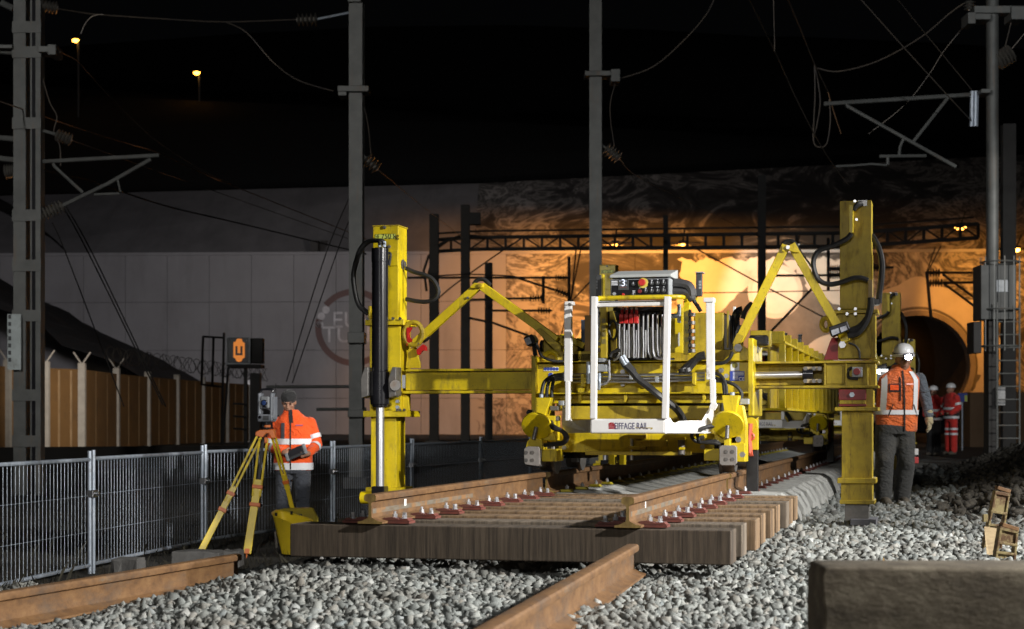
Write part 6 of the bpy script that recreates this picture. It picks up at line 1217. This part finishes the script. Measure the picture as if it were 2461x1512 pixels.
T.band(.99, 1.04, .009).build('reflective_band', REFL, pr, smooth=True)
T.strip(lambda z: -.205 + (z - 1.0) * .05, 1.0, 1.46, .055, .009).build('reflective_brace', REFL, pr, smooth=True); T.strip(lambda z: .125 + (z - 1.0) * .03 - max(0, z - 1.38) * .6, 1.0, 1.46, .052, .009).build('reflective_brace', REFL, pr, smooth=True)
T.strip(lambda z: 0.0 - (1.4 - z) * -.02, .81, 1.47, .016, .012).build('zip', BLKC, pr); T.strip(-.035, 1.14, 1.40, .014, .012).build('pocket_zip', BLKC, pr)
T.strip(-.095, 1.235, 1.325, .11, .008, 3).build('pocket_frame', BLKC, pr); T.strip(-.095, 1.255, 1.312, .085, .011, 2).build('clear_pocket', HV, pr)
T.strip(lambda z: .065, 1.312, 1.328, .075, .011, 2).build('vest_print', pm('vest_print', (.75, .3, .25), None), pr)
for s, x in ((1, .12), (-1, -.125)): T.strip(lambda z: x + s * (1.06 - z) * .35, .97, 1.10, .012, .013, 3).build('side_pocket_zip', BLKC, pr)
for a_, b_, c_ in ((shL, elL, wrL), (shR, elR, wrR)): organic(MB().cap(a_, b_, .072, .062).cap(b_, c_, .062, .048), 'sleeve', GREYC, pr, .013, 3)
for w_, s in ((wrL, -1), (wrR, 1)):
    mb = MB(); mb.cap(w_ + Vector((0, 0, .03)), w_ + Vector((0, 0, -.03)), .043, .036); fingers(mb, w_ + Vector((0, -.005, -.04)), (s * .05, -.12, -1), (-.5 * s, -.85, 0), .0125, .085, .45, .06); organic(mb, 'glove', GLV, pr, .009, 2)
tr_ = MB().loft([ring(z, -.055, 0, w, d) for z, w, d in ((.78, .20, .14), (.86, .205, .145), (.93, .19, .13))])
for a_, b_, c_ in ((hpL, knL, anL), (hpR, knR, anR)): tr_.cap(a_, b_, .115, .098); tr_.cap(b_, c_, .098, .088); tr_.ell(b_ + Vector((0, -.05, .0)), (.07, .06, .11)); tr_.ell(c_ + Vector((0, -.01, .13)), (.094, .09, .035)); tr_.ell(c_ + Vector((0, -.01, .22)), (.096, .092, .03))
organic(tr_, 'trousers', TROU, pr, .015, 2)
MB().span(.125, .165, -.09, -.05, .55, .62).build('thigh_patch', pm('white_patch', (.5, .5, .5), None), pr, .006); MB().span(.12, .168, -.09, -.05, .46, .53).build('thigh_patch', pm('red_patch', (.35, .03, .03), None), pr, .006)
for a_ in (anL, anR): organic(MB().cap(a_ + Vector((0, .02, -.02)), a_ + Vector((.01, -.15, -.04)), .06, .048).cap(a_ + Vector((0, .02, -.02)), a_ + Vector((0, .0, .10)), .058, .07), 'boot', BOOT, pr, .014, 2)
hm = MB(); prof = [(.112, -.02), (.114, .02), (.108, .06), (.088, .10), (.055, .125), (.0, .135)]
for i in range(len(prof) - 1):
    pass
rings = [[P_h(r * math.cos(a) * .92, r * math.sin(a) * 1.08 + .008, .055 + z) for a in [2 * math.pi * k / 28 for k in range(28)]] for r, z in ((.122, -.012), (.124, .0), (.113, .004), (.113, .03), (.108, .06), (.092, .092), (.062, .118), (.02, .130))]
WH = pm('white_helmet', (.72, .73, .75), (.66, .67, .68), 8, .3, coat=.4, dirt=(.3, .3, .3), dscale=9, dlo=.62, dhi=.8); he = hm.loft(rings).build('helmet', WH, pr, smooth=True)
MB().prism([(p.x, p.y) for p in [P_h(.10 * math.cos(a), -.06 - .085 * max(0, math.sin(a)) , 0) for a in [math.pi * k / 14 for k in range(15)]]], P_h(0, 0, .045).z + .008, P_h(0, 0, .052).z + .012, 'z').build('peak', WH, he, .002)
MB().tube([P_h(.112 * math.cos(a) * .94, .112 * math.sin(a) * 1.1 + .008, .075) for a in [2 * math.pi * k / 24 for k in range(25)]], .010, 6, False).build('lamp_strap', BLKC, he)
lp = P_h(.012, -.172, .050); MB().box(lp + Vector((0, .024, 0)), (.095, .030, .075)).build('head_lamp', BLK, he, .008); MB().ell(lp, (.032, .010, .027), 14, 8).build('lamp_glass', em('head_lamp_glow', (.85, .92, 1), 150), he, smooth=True)
sp = spot('head_lamp_light', (0, 0, 0), (0, 0, -1), 60, (.85, .92, 1), 80, .8, .02); sp.parent = pr; sp.location = lp + Vector((0, -.03, 0)); sp.rotation_euler = (math.radians(-68), 0, 0)
for xx in (-.10, .10): pass
# --- workers in red far down the track
def far_worker(label, x, Y, z, face, trousers, Hs=1.74):
    t = thing('person', label, 'person', (PX(x, 1012, Y).x, Y, z), face); k = Hs / 1.74
    b_ = MB(); head(b_, (0, -.02, 1.56)); b_.cap((0, 0, 1.40), (0, 0, 1.5), .06, .055); b_.cap((0, 0, 1.3), (0, 0, .95), .10, .10)
    for s in (-1, 1): b_.cap((s * .2, 0, 1.38), (s * .24, .03, 1.12), .045, .04); b_.cap((s * .24, .03, 1.12), (s * .16, -.16, 1.0), .04, .03); b_.cap((s * .16, -.16, 1.0), (s * .11, -.21, .99), .03, .026); b_.cap((s * .09, 0, .9), (s * .1, 0, .06), .08, .045)
    organic(b_, 'body', SKIN, t, .016, 2)
    T = Torso([(.86, 0, 0, .20, .14), (1.1, 0, 0, .21, .15), (1.32, 0, 0, .215, .14), (1.42, 0, 0, .17, .11), (1.50, 0, 0, .09, .085)]); j = MB().loft(T.solid(10))
    for s in (-1, 1): j.cap((s * .2, 0, 1.37), (s * .245, .03, 1.12), .08, .07); j.cap((s * .245, .03, 1.12), (s * .165, -.15, 1.0), .07, .055); armband((s * .2, 0, 1.37), (s * .245, .03, 1.12), .6, .083, .06).build('reflective_band', REFL, t)
    organic(j, 'jacket', HVR, t, .02, 2); T.band(1.08, 1.14, .012).build('reflective_band', REFL, t); T.band(.87, .93, .014).build('reflective_band', REFL, t)
    T.band(.93, 1.02, .008).build('dark_hem', BLKC, t)
    p_ = MB().loft([ring(z_, 0, 0, .17, .12) for z_ in (.80, .9)])
    for s in (-1, 1): p_.cap((s * .09, 0, .84), (s * .1, 0, .12), .10, .085)
    organic(p_, 'trousers', trousers, t, .02, 2)
    if trousers is HVR:
        for z_ in (.62, .50): 
            for s in (-1, 1): armband((s * .09, 0, .84), (s * .1, 0, .12), (.84 - z_) / .72, .102, .05).build('reflective_band', REFL, t)
    for s in (-1, 1): MB().cap((s * .1, .03, .05), (s * .1, -.14, .04), .05, .04).build('boot', BOOT, t, smooth=True)
    MB().loft([[(r * math.cos(a), r * 1.15 * math.sin(a) - .01, 1.62 + z_) for a in [2 * math.pi * q_ / 20 for q_ in range(20)]] for r, z_ in ((.118, -.01), (.108, .0), (.104, .05), (.075, .09), (.02, .11))]).build('helmet', WH, t, smooth=True)
far_worker('worker in red reflective suit and white helmet standing near the tunnel mouth', 2285, 41, .09, math.radians(-65), HVR)
far_worker('worker in red jacket and dark trousers, half hidden behind the far gantry column', 2243, 42, .05, math.radians(-40), BLKC)
# small lit lamp seen past the right column
o = thing('site_lamp', 'small glaring white site lamp just right of the right gantry column', 'lamp', PX(258, 312, 22, 'H')); MB().box((0, .05, 0), (.22, .06, .12)).build('housing', BLK, o, .01); MB().box((0, .012, 0), (.19, .012, .09)).build('lens', em('site_lamp_glow', (.9, .97, 1), 12), o, .004)
o = thing('info_sign', 'small blue and yellow sign far behind the worker in red', 'sign', PX(905, 505, 55, 'H')); MB().box((0, 0, 0), (.30, .02, .28)).build('plate', BLUE, o); MB().box((.10, -.013, -.03), (.09, .004, .2)).build('yellow_panel', SIGNY, o); MB().cyl((0, .05, -.1), (0, .05, -2.3), .03, 8).build('post', GAL, o)
o = tag(MB().span(0, 2.3, 0, 1.5, 0, 2.0).build('site_cabin', pm('brown_cabin', (.22, .14, .08), (.18, .11, .06), 1, .8), None, .02, loc=PX(2330, 1075, 62)), 'brown box cabin at the tunnel mouth behind the worker in red', 'cabin')
